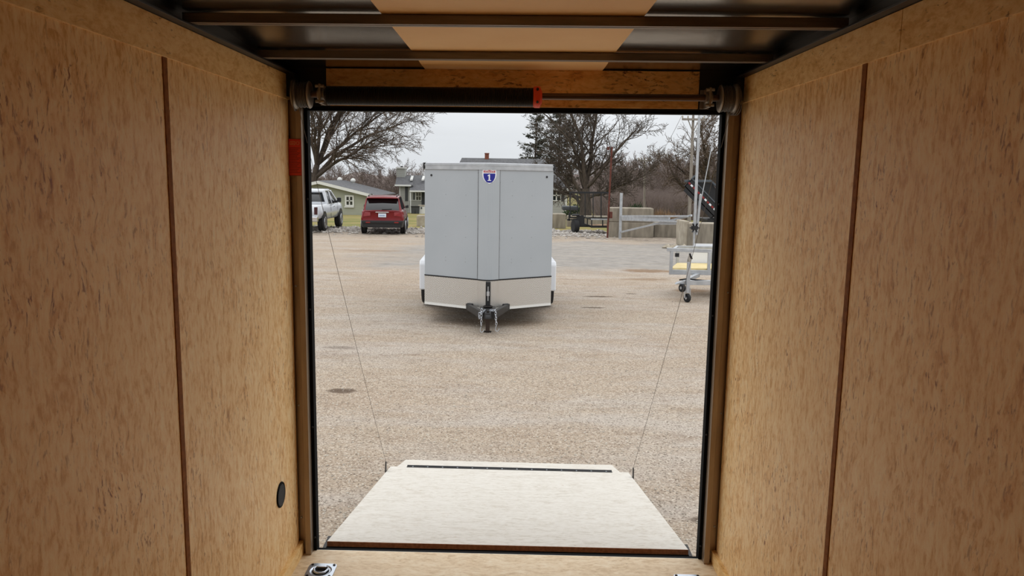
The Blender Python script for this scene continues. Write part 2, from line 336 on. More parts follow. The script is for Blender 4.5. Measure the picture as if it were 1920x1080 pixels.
# ------------------------------------------------------------------ ground
M_GROUND = ground_mat()
g = MB()
ys = sorted(set([k[0] for k in KN] + [3, 10, 17, 21, 25, 29, 44, 50, 56, 70, 110, 200]))
g.add([(x, y, gz(y)) for y in ys for x in (-220, -40, -10, 0, 10, 40, 220)], [(j*7+i, j*7+i+1, (j+1)*7+i+1, (j+1)*7+i) for j in range(len(ys)-1) for i in range(6)])
tag(g.build('ground', M_GROUND), kind='structure')

# ================================================================== the cargo box we stand in
XF[0] = True
WX = .88
def struct(o): o['kind'] = 'structure'; return o
for sgn, side in ((-1, 'left'), (1, 'right')):
    wl = struct(MB().box((sgn*.896 if sgn > 0 else -.93, -1.45, -.06), (.93 if sgn > 0 else -.896, 3.12, 2.06)).build('wall_'+side, M_BLACK))
    seams = [1.978, .76, -.46]
    ed = [3.035, 1.978, .76, -.46, -1.45]
    for a, b in zip(ed, ed[1:]):
        x0, x1 = (WX, WX+.015) if sgn > 0 else (-WX-.015, -WX)
        MB().box((x0, b+.001, .0), (x1, a-.001, 1.892)).build('panel', OSB_WALL, wl, .001)
    for y in seams:
        x0, x1 = (WX-.0025, WX+.014) if sgn > 0 else (-WX-.014, -WX+.0025)
        MB().box((x0, y-.0125, .0), (x1, y+.0125, 1.888)).build('seam_strip', M_SEAM, wl, .001)
    x0, x1 = (WX-.005, WX+.015) if sgn > 0 else (-WX-.015, -WX+.005)
    jy = 1.80 if sgn > 0 else .9
    MB().box((x0, jy, 1.886), (x1, 3.05, 1.980)).build('top_strip', OSB_STRIP, wl, .001)
    MB().box((x0, -1.45, 1.886), (x1, jy-.002, 1.980)).build('top_strip', OSB_STRIP, wl, .001)
    xa, xb = (.862, .881) if sgn > 0 else (-.881, -.862)
    struct(MB().box((xa, -1.45, 0), (xb, 3.075, .055)).build('baseboard_'+side, OSB_STRIP, None, .001))
    # black angle rail along the top of the wall
    rl = MB(); xi, xo = sgn*.846, sgn*.9
    rl.box((min(xi, xo), -1.45, 1.981), (max(xi, xo), 3.05, 1.986)); rl.box((min(sgn*.888, xo), -1.45, 1.986), (max(sgn*.888, xo), 3.05, 2.045))
    struct(rl.build('trim_1' if sgn < 0 else 'trim_2', M_BLACK, None, .0008))
    # rear post: channel face, inner return, black weather seal
    ps = struct(MB().box((min(sgn*.828, sgn*.852), 3.025, -.0), (max(sgn*.828, sgn*.852), 3.10, 1.90)).build('trim_3' if sgn < 0 else 'trim_4', M_POST, None, .002))
    MB().box((min(sgn*.852, sgn*.897), 3.045, 0), (max(sgn*.852, sgn*.897), 3.11, 1.90)).build('post_flange', M_POST, ps, .001)
    sl = MB().box((min(sgn*.8145, sgn*.829), 3.066, 0.0), (max(sgn*.8145, sgn*.829), 3.092, 1.90)); sl.build('weather_seal', M_RUB, ps, .002)
    MB().box((min(sgn*.822, sgn*.93), 3.10, -.12), (max(sgn*.822, sgn*.93), 3.135, 2.06)).build('outer_post', M_RUB, ps)
    for z in (.06, .55, 1.05, 1.5):
        MB().lathe([(0, .004), (-.003, .004), (-.004, .002)], (sgn*.87, 3.0445, z+.1), (0, 1, 0), 8).build('screw', M_ZINC, ps)
        MB().lathe([(0, .005), (-.004, .004)], (sgn*.8215, 3.066, z), (0, 1, 0), 8).build('rivet', M_BLACK, ps)
fl = struct(MB().box((-.93, -1.45, -.02), (.93, 3.073, 0)).build('floor', OSB_FLOOR))
MB().box((-.93, -1.45, -.12), (.93, 3.06, -.021)).build('floor_frame', M_BLACK, fl)
th = struct(MB().box((-.9, 3.073, -.03), (.9, 3.079, -.002)).build('trim_5', M_ALU, None, .001))
MB().box((-.83, 3.0792, -.03), (.83, 3.098, -.0025)).build('gap_shade_strip', M_RUB, th, .001)  # added black strip standing in for the dark of the gap before the ramp
MB().box((-.83, 3.098, -.09), (.83, 3.16, -.07)).build('gap_shade_plate', M_RUB, th)  # added black plate that keeps the bottom of the ramp gap dark
MB().box((-.9, 3.06, -.16), (.9, 3.12, -.031)).build('rear_bumper', M_BLACK, th)
fr = struct(MB().box((-.93, -1.5, -.06), (.93, -1.44, 2.06)).build('wall_front', OSB_WALL))
# roof
ce = MB(); n = 160
vs = []; fs = []
for i in range(n+1):
    y = -1.45 + 4.57*i/n
    for j in range(9):
        x = -.9 + 1.8*j/8
        vs.append((x, y, 2.0205 + (.013+.005*math.sin(x*5+y*3))*(0 if y > 2.68 else 1)*math.sin(PI*(y-2.0915)/.59)**2 + .002*math.cos(x*1.6) - .0085*min(1, max(0, (y-2.72)/.2))))
for i in range(n):
    for j in range(8): fs.append((i*9+j, i*9+j+1, (i+1)*9+j+1, (i+1)*9+j))
ce.add(vs, fs, True)
ceil = struct(ce.build('ceiling', M_ROOF))
MB().box((-.93, -1.5, 2.046), (.93, 3.14, 2.07)).build('roof_cap', M_WHITE, ceil)
MB().prism([(-.350, y_, z_) for y_, z_ in ((-1.44, 2.0165), (2.72, 2.0165), (2.93, 2.0088), (3.06, 2.0088), (3.06, 2.0115), (2.93, 2.0115), (2.72, 2.0195), (-1.44, 2.0195))], (.688, 0, 0)).build('ceiling_liner', M_LINER, ceil)
for y in (2.668, 2.078, 1.488, .898, .308, -.282, -.872):
    b = MB(); b.box((-.872, y, 1.990), (.872, y+.003, 2.0155)); b.box((-.872, y-.010, 1.988), (.872, y+.003, 1.991)); b.box((-.872, y+.024, 1.990), (.872, y+.027, 2.0155)); b.box((-.872, y, 2.013), (.872, y+.035, 2.0158))
    b.box((-.872, y+.012, 1.9885), (.872, y+.027, 1.991))
    b.build('roof_bow', M_BOW, ceil, .0008)
# rear header
hd = struct(MB().box((-.93, 3.07, 1.853), (.93, 3.14, 2.045)).build('wall_back', M_BLACK))
MB().box((-.735, 3.055, 1.868), (.716, 3.071, 2.0085)).build('header_board', OSB_HEAD, hd, .001)
MB().box((-.815, 3.066, 1.848), (.815, 3.11, 1.862)).build('weather_seal', M_RUB, hd, .002)
for sgn in (-1, 1): MB().box((min(sgn*.90, sgn*.845), 3.0, 1.895), (max(sgn*.90, sgn*.845), 3.07, 1.98)).build('corner_plate', M_BLACK, hd)

# --- torsion spring over the doorway
SY, SZ = 2.985, 1.902
sp = empty('counterbalance_spring', (0, SY, SZ)); tag(sp, 'long black torsion spring above the doorway, with an orange collar at its right end', 'spring')
MB().lathe([(-.84, .0128), (.84, .0128)], (0, SY, SZ), (1, 0, 0), 12).build('shaft', M_SHAFT, sp)
pts = []; T = 150; x0, x1 = -.715, .075
h = MB(); seg = 14
pts = [Vector((x0+(x1-x0)*i/(T*seg), SY+.0335*math.cos(2*PI*i/seg), SZ+.0335*math.sin(2*PI*i/seg)-.004)) for i in range(T*seg+1)]
h.tube(pts, .0030, 5); h.build('spring_coil', M_DKSTEEL, sp)
MB().lathe([(x0, .0285), (x1, .0285)], (0, SY, SZ-.004), (1, 0, 0), 16).build('spring_core', M_BLACK, sp)
cn_ = MB().lathe([(.070, .020), (.070, .036), (.076, .040), (.096, .040), (.098, .034), (.104, .022)], (0, SY, SZ-.003), (1, 0, 0), 20)
cn_.build('winding_cone', M_ORANGE, sp, .001, label='bright orange winding collar')
for q in (0, PI/2, PI, 1.5*PI): pass
for a in (-.6, .6): MB().lathe([(.036, .005), (.045, .005)], (.086, SY, SZ), (0, -math.cos(a), math.sin(a)), 8).build('set_screw', M_BLACK, sp)
for sgn in (-1, 1):
    x = sgn*.737
    b = MB(); b.box((x-.004, SY-.032, SZ-.036), (x+.004, SY+.064, SZ+.036)); b.box((x-.018, SY+.058, SZ-.036), (x+.018, SY+.064, SZ+.036))
    b.lathe([(-.013, .022), (.013, .022)], (x, SY, SZ), (1, 0, 0), 14)
    b.lathe([(-.016, .006), (.016, .006)], (x, SY-.026, SZ+.028), (1, 0, 0), 8); b.lathe([(-.016, .006), (.016, .006)], (x, SY-.026, SZ-.028), (1, 0, 0), 8)
    b.build('bearing_bracket', M_CAST, sp, .001)
    c0 = sgn*.812
    d = MB(); d.lathe([(-.036, .020), (-.036, .034), (-.033, .050), (-.029, .052), (-.026, .044), (.016, .044), (.020, .055), (.030, .055), (.033, .040), (.036, .020)], (c0, SY, SZ-.002), (sgn, 0, 0), 24)
    dr = d.build('cable_drum', M_CAST, sp)
    wv = MB()
    for k in range(9): wv.torus((c0+sgn*(-.022+k*.0045), SY, SZ-.002), (1, .03*math.sin(k), 0), .0455+(.002 if k % 3 == 0 else 0), .002, 24, 5)
    for k in range(3): wv.torus((c0+sgn*(.022+k*.004), SY-.002, SZ-.006), (1, .12, .1*(k-1)), .057, .0016, 24, 5)
    wv.build('cable_winding', M_CABLE, dr)

# --- ramp door lowered to the gravel
rp = empty('ramp_door', (0, 3.14, -.05)); tag(rp, 'pale strand-board ramp door lowered from the threshold onto the gravel', 'ramp')
A = Vector((0, 3.172, -.010)); B = Vector((0, 4.925, -.352)); dd = (B-A).normalized(); nn_ = Vector((0, -dd.z, dd.y))
def slab(hw0, hw1, a, b, t0, t1, name, m, bev=.002, par=rp, **k):
    P = [a+nn_*t0+Vector((-hw0, 0, 0)), a+nn_*t0+Vector((hw0, 0, 0)), b+nn_*t0+Vector((hw1, 0, 0)), b+nn_*t0+Vector((-hw1, 0, 0))]
    Q = [p+nn_*(t1-t0) for p in P]
    return MB().hexa(P+Q).build(name, m, par, bev, **k)
slab(.797, .802, A, B, -.023, 0, 'deck', OSB_RAMP)
slab(.7965, .7965, A-dd*.0015, A, -.0225, -.001, 'deck_edge', M_EDGE, 0)
slab(.795, .80, A-dd*.004, B-dd*.005, -.055, -.0235, 'frame', M_RUB)
slab(.805, .805, A+dd*.03, B-dd*.01, -.060, -.056, 'outer_skin', M_ALU, 0)
hb = MB(); hb.lathe([(-.80, .016), (.80, .016)], (0, 3.145, -.075), (1, 0, 0), 12); hb.box((-.80, 3.11, -.10), (.80, 3.20, -.082)); hb.build('bottom_hinge', M_BLACK, rp)
for sgn in (-1, 1): slab(.0, .0, A, A, 0, 0, 'x', M_BLACK) if False else None
F1 = Vector((0, 5.385, -.480)); fd = (F1-(B+Vector((0, .02, -.008)))).normalized(); fa = B+Vector((0, .018, -.010)); fn = Vector((0, -fd.z, fd.y))
P = [fa+Vector((-.765, 0, 0)), fa+Vector((.752, 0, 0)), F1+Vector((.752, 0, 0)), F1+Vector((-.765, 0, 0))]
MB().hexa([p-fn*.02 for p in P]+P).build('flap', OSB_RAMP, rp, .002)
hx0, hx1 = -.690, .690
hg = MB(); a = B-dd*.026
for u, v in ((0, .060),):
    P = [a+Vector((hx0, 0, 0)), a+Vector((hx1, 0, 0)), B+dd*.008+Vector((hx1, 0, 0)), B+dd*.008+Vector((hx0, 0, 0))]
    hg.hexa([p+nn_*.0003 for p in P]+[p+nn_*.004 for p in P])
hg.tube([B+dd*.008+nn_*.004+Vector((hx0, 0, 0)), B+dd*.008+nn_*.004+Vector((hx1, 0, 0))], .007, 8)
hg.build('flap_hinge', M_BLACK, rp, 0, label='black hinge strip along the far edge')
for i in range(14):
    x = hx0+.04+(hx1-hx0-.08)*i/13
    MB().lathe([(0, .0055), (.003, .005)], a+dd*.010+Vector((x, 0, 0))+nn_*.004, nn_, 8).build('bolt', M_ZINC, rp)
CB = {}
for sgn in (-1, 1):
    p = A.lerp(B, .905)+Vector((sgn*.806, 0, 0))
    b = MB(); b.hexa([p+Vector((-.003, -.03, -.03)), p+Vector((.003, -.03, -.03)), p+Vector((.003, .03, -.04)), p+Vector((-.003, .03, -.04)),
                      p+Vector((-.003, -.012, .055)), p+Vector((.003, -.012, .055)), p+Vector((.003, .012, .055)), p+Vector((-.003, .012, .055))])
    b.torus(p+Vector((0, 0, .055)), (1, 0, 0), .010, .003, 12, 5)
    b.build('cable_bracket', M_DKSTEEL, rp, .001); CB[sgn] = p+Vector((0, 0, .065))
    e = A+Vector((sgn*.808, 0, -.03)); MB().hexa([e+Vector((-.008, -.07, -.03)), e+Vector((.008, -.07, -.03)), e+dd*.1+Vector((.008, 0, -.03)), e+dd*.1+Vector((-.008, 0, -.03)),
        e+Vector((-.008, -.07, .0)), e+Vector((.008, -.07, .0)), e+dd*.1+Vector((.008, 0, .025)), e+dd*.1+Vector((-.008, 0, .025))]).build('hinge_ear', M_DKSTEEL, rp, .001)
for sgn, wd in ((-1, 'left'), (1, 'right')):
    s0 = Vector((sgn*.818, SY-.05, SZ-.02)); s1 = CB[sgn]
    pt = [s0.lerp(s1, t/12)+Vector((0, 0, -.03*math.sin(PI*t/12))) for t in range(13)]
    tag(MB().tube(pt, .0011, 6).build('lift_cable', M_CABLE), 'thin steel ramp cable on the %s side, from drum down to the ramp' % wd, 'cable', 'ramp lift cables')
# --- vent, floor rings, decal
vt = empty('wall_vent', (-.88, 2.803, .365)); tag(vt, 'small round black vent low on the left wall', 'vent')
v_ = MB(); v_.torus((-.8785, 2.803, .365), (1, 0, 0), .046, .004, 28, 8); v_.build('rim', M_RUB, vt)
MB().lathe([(0, .044), (.001, .044)], (-.880, 2.803, .365), (1, 0, 0), 24).build('backing', M_BLACK, vt)
gl = MB()
for k in range(-5, 6):
    hw = math.sqrt(max(0, .042**2-(k*.0075)**2))
    gl.hexa([(-.8785, 2.803-hw, .365+k*.0075-.001), (-.8745, 2.803-hw, .365+k*.0075-.003), (-.8745, 2.803+hw, .365+k*.0075-.003), (-.8785, 2.803+hw, .365+k*.0075-.001),
             (-.8785, 2.803-hw, .365+k*.0075+.001), (-.8745, 2.803-hw, .365+k*.0075-.001), (-.8745, 2.803+hw, .365+k*.0075-.001), (-.8785, 2.803+hw, .365+k*.0075+.001)])
gl.build('louvre', M_DKSTEEL, vt)
def ring(cx, cy, lab):
    t = empty('tie_down_ring', (cx, cy, 0)); tag(t, lab, 'tie-down ring', 'recessed floor tie-down rings')
    pl = MB(); s = .056; q = .036; n = 8
    outer = []; 
    for i in range(32):
        a = 2*PI*i/32; c_, s_ = math.cos(a), math.sin(a); k = s/max(abs(c_), abs(s_)); k = min(k, s*1.30); outer.append((cx+c_*k, cy+s_*k))
    def loop(r, z): return [(cx+math.cos(2*PI*i/32)*r, cy+math.sin(2*PI*i/32)*r, z) for i in range(32)]
    vs = [(x, y, .0005) for x, y in outer]+[(x, y, .004) for x, y in outer]+loop(.044, .004)+loop(.038, -.010)
    fs = [(k*32+i, k*32+(i+1)%32, (k+1)*32+(i+1)%32, (k+1)*32+i) for k in range(3) for i in range(32)]+[tuple(range(96, 128))]
    # pan depth kept above the board
    vs = [(x, y, z if z > 0 else .0012) for x, y, z in vs]
    pl.add(vs, fs, False); pl.build('plate', M_ZINC, t)
    MB().lathe([(0, .034), (.0006, .034)], (cx, cy, .0014), (0, 0, 1), 24).build('pan', M_DKSTEEL, t)
    r = MB(); R = [(-.024, .020), (.024, .020), (.029, .006), (.020, -.020), (.008, -.028), (-.008, -.028), (-.020, -.020), (-.029, .006), (-.024, .020)]
    r.tube([(cx+a, cy+b, .0075) for a, b in R], .0042, 8); r.build('ring', M_ZINC, t)
    MB().box((cx-.018, cy+.013, .004), (cx+.018, cy+.028, .013)).build('clip', M_ZINC, t, .002)
    for a, b in ((-1, -1), (1, -1), (1, 1), (-1, 1)):
        MB().lathe([(0, .006), (.003, .005)], (cx+a*.044, cy+b*.044, .004), (0, 0, 1), 10).build('screw', M_DKSTEEL, t)
p = pz(608, 1059, .003); ring(p.x, p.y-.056, 'zinc tie-down ring set in the floor at the left')
p = pz(1287, 1075, .003); ring(p.x, p.y-.056, 'zinc tie-down ring set in the floor at the right')
dc = empty('warning_sticker', (-.85, 3.02, 1.5)); tag(dc, 'orange-red warning sticker on the left rear post', 'sticker')
za, zb = px(557, 258, 3.024).z, px(557, 328, 3.024).z
MB().box((-.879, 3.0225, zb), (-.8300, 3.0245, za)).build('sheet', M_DECAL, dc)
pr = MB(); zt = za-.024
for i in range(16):
    z = zt-.012-i*(zt-.018-zb)/16; pr.box((-.875, 3.0220, z-.0012), (-.834-.006*((i*7) % 3), 3.0225, z+.0012))
for a, b in (((-.879, za-.002), (-.830, za)), ((-.879, zb), (-.830, zb+.002)), ((-.879, zb), (-.8775, za)), ((-.8315, zb), (-.830, za))):
    pr.box((a[0], 3.0218, a[1]), (b[0], 3.0225, b[1]))
pr.build('print', M_DECALD, dc)
pw = MB(); pw.box((-.874, 3.0220, zt+.012), (-.853, 3.0225, zt+.0135)); pw.box((-.874, 3.0220, zt), (-.853, 3.0225, zt+.0015)); pw.box((-.874, 3.0220, zt), (-.8725, 3.0225, zt+.0135)); pw.box((-.8545, 3.022, zt), (-.853, 3.0225, zt+.0135)); pw.box((-.870, 3.022, zt+.006), (-.858, 3.0225, zt+.0075))
pw.torus((-.843, 3.0225, zt+.007), (0, 1, 0), .006, .0008, 14, 4); pw.build('heading', M_DECALW, dc)
XF[0] = None

# ================================================================== the grey enclosed trailer facing us
TY = 11.22; c0 = (px(797, 540, TY)+px(1033, 544, TY))/2; TW = (px(1033, 540, TY)-px(797, 540, TY)).x/2
TA = .036
tr = empty('enclosed_trailer', (c0.x, TY, gz(TY)), TA); tag(tr, 'grey V-nose enclosed cargo trailer with shield emblem, parked facing the doorway', 'trailer')
TM = frame_of(tr)                       # local: +x right, +y towards its rear, z up from ground
zz = lambda v: px(915, v, TY).z-gz(TY)
ZB, ZD, ZT, ZR = zz(571), zz(516), zz(319), zz(309)
hw = TW/math.cos(TA); ny = -.46
prof = [(-hw, 0), (-.150, ny)]
for i in range(1, 12):
    a = -1+2*i/12.0; prof.append((.150*math.sin(a*PI/2)/1.0 if False else .150*a, ny-.085*(1-a*a)))
prof += [(.150, ny), (hw, 0)]
def wallstrip(P, z0, z1, off=0, close=False, th=.02):
    m = MB(TM); n = len(P)
    def o(i):
        a = Vector(P[max(i-1, 0)]); b = Vector(P[min(i+1, n-1)]); t = (b-a).normalized(); return Vector((t.y, -t.x))
    Q = [Vector(P[i])+o(i)*off for i in range(n)]; Rr = [Vector(P[i])+o(i)*(off-th) for i in range(n)]
    vs = [(p.x, p.y, z0) for p in Q]+[(p.x, p.y, z1) for p in Q]+[(p.x, p.y, z0) for p in Rr]+[(p.x, p.y, z1) for p in Rr]
    fs = []
    for i in range(n-1):
        fs += [(i, i+1, n+i+1, n+i), (2*n+i, 3*n+i, 3*n+i+1, 2*n+i+1), (n+i, n+i+1, 3*n+i+1, 3*n+i), (i, 2*n+i, 2*n+i+1, i+1)]
    fs += [(0, n, 3*n, 2*n), (n-1, 3*n-1, 4*n-1, 2*n-1)]
    m.add(vs, fs); return m
mid = prof[1:-1]
LB = 3.66
box_ = MB(TM).box((-hw, .003, ZB), (hw, LB, ZT)); bo = box_.build('box_body', M_GREYP, tr, .004)
wallstrip([prof[0], prof[1]], ZD, ZT).build('front_panel', M_GREYP, tr)
wallstrip([prof[-2], prof[-1]], ZD, ZT).build('front_panel', M_GREYP, tr)
nc = wallstrip(mid, ZD, ZT, .006); o = nc.build('nose_cap', M_GREYP, tr)
for k in (-1, 1):
    x = k*.152; MB(TM).box((x-.003, ny-.010, ZD), (x+.001, ny+.01, ZT)).build('seam', M_DKSTEEL, tr)
s1 = wallstrip([prof[0], (-.02, ny-.08)], ZB+.035, ZD-.008, .004) if False else None
for P_ in ([prof[0]]+mid[:7], mid[6:]+[prof[-1]]):
    wallstrip(P_, ZB+.035, ZD-.008, .007).build('stone_guard', M_DPLATE, tr, label='diamond plate stone guard')
wallstrip(prof, ZD-.014, ZD+.004, .011).build('black_moulding', M_BLACK, tr)
wallstrip(prof, ZB, ZB+.036, .010).build('bottom_moulding', M_WTRIM, tr)
wallstrip(prof, ZT, ZR+.01, .014).build('top_rail', M_ALU, tr, label='bright aluminium top rail')
wallstrip(prof, ZT+.055, ZT+.068, .019).build('top_rail_lip', M_ALU, tr)
roof = MB(TM); P3 = [(x, y, ZR+.008) for x, y in prof]+[(hw, LB, ZR+.008), (-hw, LB, ZR+.008)]; roof.prism(P3, (0, 0, .012)); roof.build('roof', M_WHITE, tr)
for k in (-1, 1):
    MB(TM).box((min(k*(hw-.012), k*(hw+.022)), -.022, ZT+.005), (max(k*(hw-.012), k*(hw+.022)), .03, ZR+.018)).build('corner_cap', M_BLACK, tr, .004)
    MB(TM).box((min(k*hw, k*(hw+.012)), .02, ZT), (max(k*hw, k*(hw+.012)), LB, ZR)).build('side_rail', M_ALU, tr)
    x = k*(hw-.10); y = -(hw-abs(x))/(hw-.15)*.46
    MB(TM).lathe([(0, .016), (.012, .014)], (x, y-.0, ZT-.085), (0, -1, 0), 10).build('marker_lamp', M_BLACK, tr)
    # fender, tyre
    fy = 1.75; xo = 1.12; xi = hw-.01
    fm = MB(TM)
    R_ = .56; pts = [(math.cos(a)*R_*1.0, math.sin(a)*.42) for a in [PI*i/14 for i in range(15)]]
    zt = ZB+.03
    poly = [(fy-.70, zt-.02), (fy-.66, zz(488)*1.0), (fy+.66, zz(488)), (fy+.70, zt-.02)]
    prp = [(-.58, .10), (-.57, .44), (-.53, .55), (-.42, .60), (.42, .60), (.53, .55), (.57, .44), (.58, .10)]
    zf0 = .31
    top = .795
    prp = [(-.55, zf0), (-.545, top-.06), (-.50, top), (.50, top), (.545, top-.06), (.55, zf0)]
    fm.prism([(k*xi, fy+a, b) for a, b in prp], (k*(xo-xi), 0, 0)); fm.build('fender', M_WHITE, tr, .02, label='white square fender')
    w_ = MB(TM); w_.lathe([(-.095, .22), (-.098, .31), (-.07, .335), (.07, .335), (.098, .31), (.095, .22)], (k*(xo-.105), fy, .335), (1, 0, 0), 28)
    wh = w_.build('wheel', M_TIRE, tr); MB(TM).lathe([(-.02, .2), (.10, .2), (.09, .05)], (k*(xo-.13), fy, .335), (k, 0, 0), 20).build('rim', M_WHITE, wh)
    MB(TM).box((min(k*(xo-.30), k*xo), fy-.30, .335), (max(k*(xo-.30), k*xo), fy+.30, top-.01)).build('wheel_well', M_BLACK, tr)
MB(TM).lathe([(-.95, .035), (.95, .035)], (0, 1.75, .30), (1, 0, 0), 10).build('axle', M_BLACK, tr)
# screws up the panels
sc_ = MB(TM)
for X_ in (-.62, -.33, .33, .62):
    y = -(hw-abs(X_))/(hw-.15)*.46
    for z in (.95, 1.0, 1.3, 1.6, 1.9, 2.1):
        sc_.lathe([(0, .006), (.004, .004)], (X_, y-.001, z*1.0), (0, -1, 0), 6)
for k in (-1, 1):
    for i in range(12): sc_.lathe([(0, .006), (.004, .004)], (k*.158, ny-.001+.003, ZD+.06+i*(ZT-ZD-.1)/11), (0, -1, 0), 6)
sc_.build('screws', M_ALU, tr, kind='stuff')
# tongue, coupler, jack
A1, A2 = ZB-.03, ZB+.075
for k in (-1, 1):
    MB(TM).hexa([(k*.33, -.33, A1+.02), (k*.27, -.36, A1+.02), (k*.03, -1.02, A1), (k*.10, -1.02, A1), (k*.33, -.33, A2), (k*.27, -.36, A2), (k*.03, -1.02, A2), (k*.10, -1.02, A2)]).build('tongue_beam', M_BLACK, tr, .004)
    MB(TM).box((min(k*.07, k*.30), -.435, A1+.015), (max(k*.07, k*.30), -.36, A2+.01)).build('cross_member', M_BLACK, tr, .008)
MB(TM).hexa([(-.11, -.95, A1-.0), (.11, -.95, A1-.0), (.11, -.60, A1-.01), (-.11, -.60, A1-.01), (-.11, -.95, A2+.005), (.11, -.95, A2+.005), (.11, -.60, A2+.005), (-.11, -.60, A2+.005)]).build('tongue_plate', M_BLACK, tr, .01)
cp = MB(TM).hexa([(-.04, -1.20, A1+.03), (.04, -1.20, A1+.03), (.055, -1.0, A1+.02), (-.055, -1.0, A1+.02), (-.035, -1.19, A2+.01), (.035, -1.19, A2+.01), (.05, -1.0, A2+.02), (-.05, -1.0, A2+.02)]); cp.build('coupler', M_BLACK, tr, .01)
MB(TM).lathe([(0, .034), (.05, .034), (.055, .02)], (0, -1.18, A1+.035), (0, 0, 1), 14).build('ball_socket', M_BLACK, tr)
MB(TM).box((-.014, -1.18, A2+.01), (.014, -1.02, A2+.035)).build('latch', M_DKSTEEL, tr, .003)
JY = -.72
jk = MB(TM); jk.box((-.034, JY-.034, A1-.02), (.034, JY+.034, ZD+.00)); jt = jk.build('jack_tube', M_BLACK, tr, .006)
MB(TM).box((-.028, JY-.028, .015), (.028, JY+.028, A1)).build('jack_leg', mat('worn jack leg', srgb(66, 52, 46), .6, .3), tr, .003)
MB(TM).box((-.05, JY-.05, .0), (.05, JY+.05, .014)).build('jack_foot', M_DKSTEEL, tr)
MB(TM).torus((0, JY, A2+.02), (0, 0, 1), .058, .012, 20, 6).build('jack_collar', M_DKSTEEL, tr)
hn = MB(TM); hn.tube([(0, JY-.045, ZD-.06), (0, JY-.045, ZD-.26)], .007, 8); hn.lathe([(0, .02), (.06, .02)], (0, JY-.045, ZD-.19), (0, 0, 1), 10); hn.torus((0, JY-.045, ZD-.15), (0, 1, 0), .016, .005, 12, 5); hn.build('crank_handle', M_ZINC, tr)
# safety chains: every link its own piece
lk0 = None
def chain(path, name='safety_chain'):
    global lk0
    ch = empty('safety_chain', (0, 0, 0)); ch.parent = tr; MW[ch] = TM
    ch['label'] = 'silver chain hanging from the coupler'
    step = .034; L_ = []
    for a, b in zip(path, path[1:]):
        a = Vector(a); b = Vector(b); n = max(1, int((b-a).length/step))
        for i in range(n): L_.append((a.lerp(b, i/n), (b-a).normalized()))
    for i, (p, t) in enumerate(L_):
        if lk0 is None:
            m = MB(); m.torus((0, 0, 0), (0, 1, 0), .0135, .0048, 10, 5, sx=1.75, up=(0, 0, 1)); lk0 = m.build('chain_link', M_ZINC); lk0.parent = ch; o = lk0
        else: o = lk0.copy(); C.objects.link(o); o.parent = ch
        q = t.to_track_quat('Z', 'Y').to_matrix().to_4x4()
        o.matrix_local = Matrix.Translation(p) @ q @ Matrix.Rotation(PI/2*(i % 2)+.5, 4, 'Z')
    return ch
CY = -1.05
chain([(-.05, CY, A2+.01), (-.115, CY, A2-.03), (-.115, CY-.01, A1-.02)])
c1 = chain([(-.04, CY, A2+.02), (-.085, CY-.04, A2+.03), (-.088, CY-.04, .15)])
c2 = chain([(.04, CY, A2+.02), (.10, CY-.04, A2+.02), (.118, CY-.04, .165)])
for x, z, s in ((-.088, .135, 1), (.118, .15, 1)):
    MB(TM).tube([(x, CY-.04, z+.02), (x-.012, CY-.04, z-.01), (x-.012, CY-.04, z-.045), (x+.012, CY-.045, z-.06), (x+.034, CY-.045, z-.035), (x+.036, CY-.045, z-.015)], .0055, 6).build('chain_hook', M_ZINC, tr)
# emblem on the nose, wrapped on its curve
def ey(x): return ny-.085*(1-min(1, abs(x)/.15)**2)-.008
ecz = px(915, 331, TY-.5).z-gz(TY)
def emblem(poly, off, name, m, parent):
    """polygon in the emblem's plane cut into strips so that it follows the nose cap"""
    n = 12; xs = [p[0] for p in poly]; a, b = min(xs), max(xs)
    bm = bmesh.new(); vs = [bm.verts.new((x, 0, z)) for x, z in poly]; bm.faces.new(vs)
    for i in range(1, n):
        bmesh.ops.bisect_plane(bm, geom=bm.verts[:]+bm.edges[:]+bm.faces[:], plane_co=(a+(b-a)*i/n, 0, 0), plane_no=(1, 0, 0))
    bm.verts.ensure_lookup_table(); r = bmesh.ops.extrude_face_region(bm, geom=bm.faces[:]); 
    new = set(v for v in r['geom'] if isinstance(v, bmesh.types.BMVert))
    bm.verts.index_update(); q = MB(TM)
    q.add([(v.co.x, ey(v.co.x)-(off if v in new else 0), v.co.z+ecz) for v in bm.verts], [[v.index for v in f.verts] for f in bm.faces]); bm.free()
    return q.build(name, m, parent)
def shield(s, top=.052):
    P_ = [(-.091*s, .052), (-.094*s, .02), (-.088*s, -.015), (-.07*s, -.05), (-.04*s, -.08), (0, -.098*s), (.04*s, -.08), (.07*s, -.05), (.088*s, -.015), (.094*s, .02), (.091*s, .052)]
    return P_
badge = emblem([(-.091, .095), (-.097, .05)]+shield(1.03)[1:-1]+[(.097, .05), (.091, .095), (.05, .088), (0, .098), (-.05, .088)], .002, 'shield_emblem', M_WHITE, tr)
badge['label'] = 'white edged blue and red shield with a white 1'
emblem([(-.082, .042)]+shield(.88)[1:-1]+[(.082, .042)], .0035, 'blue_field', M_EMBLUE, badge)
emblem([(-.080, .082), (-.082, .054), (.082, .054), (.080, .082), (.04, .078), (0, .088), (-.04, .078)], .0035, 'red_band', M_EMRED, badge)
emblem([(-.024, -.058), (.024, -.058), (.024, -.049), (.009, -.049), (.009, .030), (-.003, .030), (-.024, .014), (-.024, .005), (-.009, .010), (-.009, -.049), (-.024, -.049)], .0055, 'numeral', M_WHITE, badge)
tx = bpy.data.curves.new('t', 'FONT'); tx.body = 'INTERSTATE'; tx.size = .024; tx.align_x = 'CENTER'; tx.align_y = 'CENTER'
to = bpy.data.objects.new('t', tx); C.objects.link(to); bpy.context.view_layer.update()
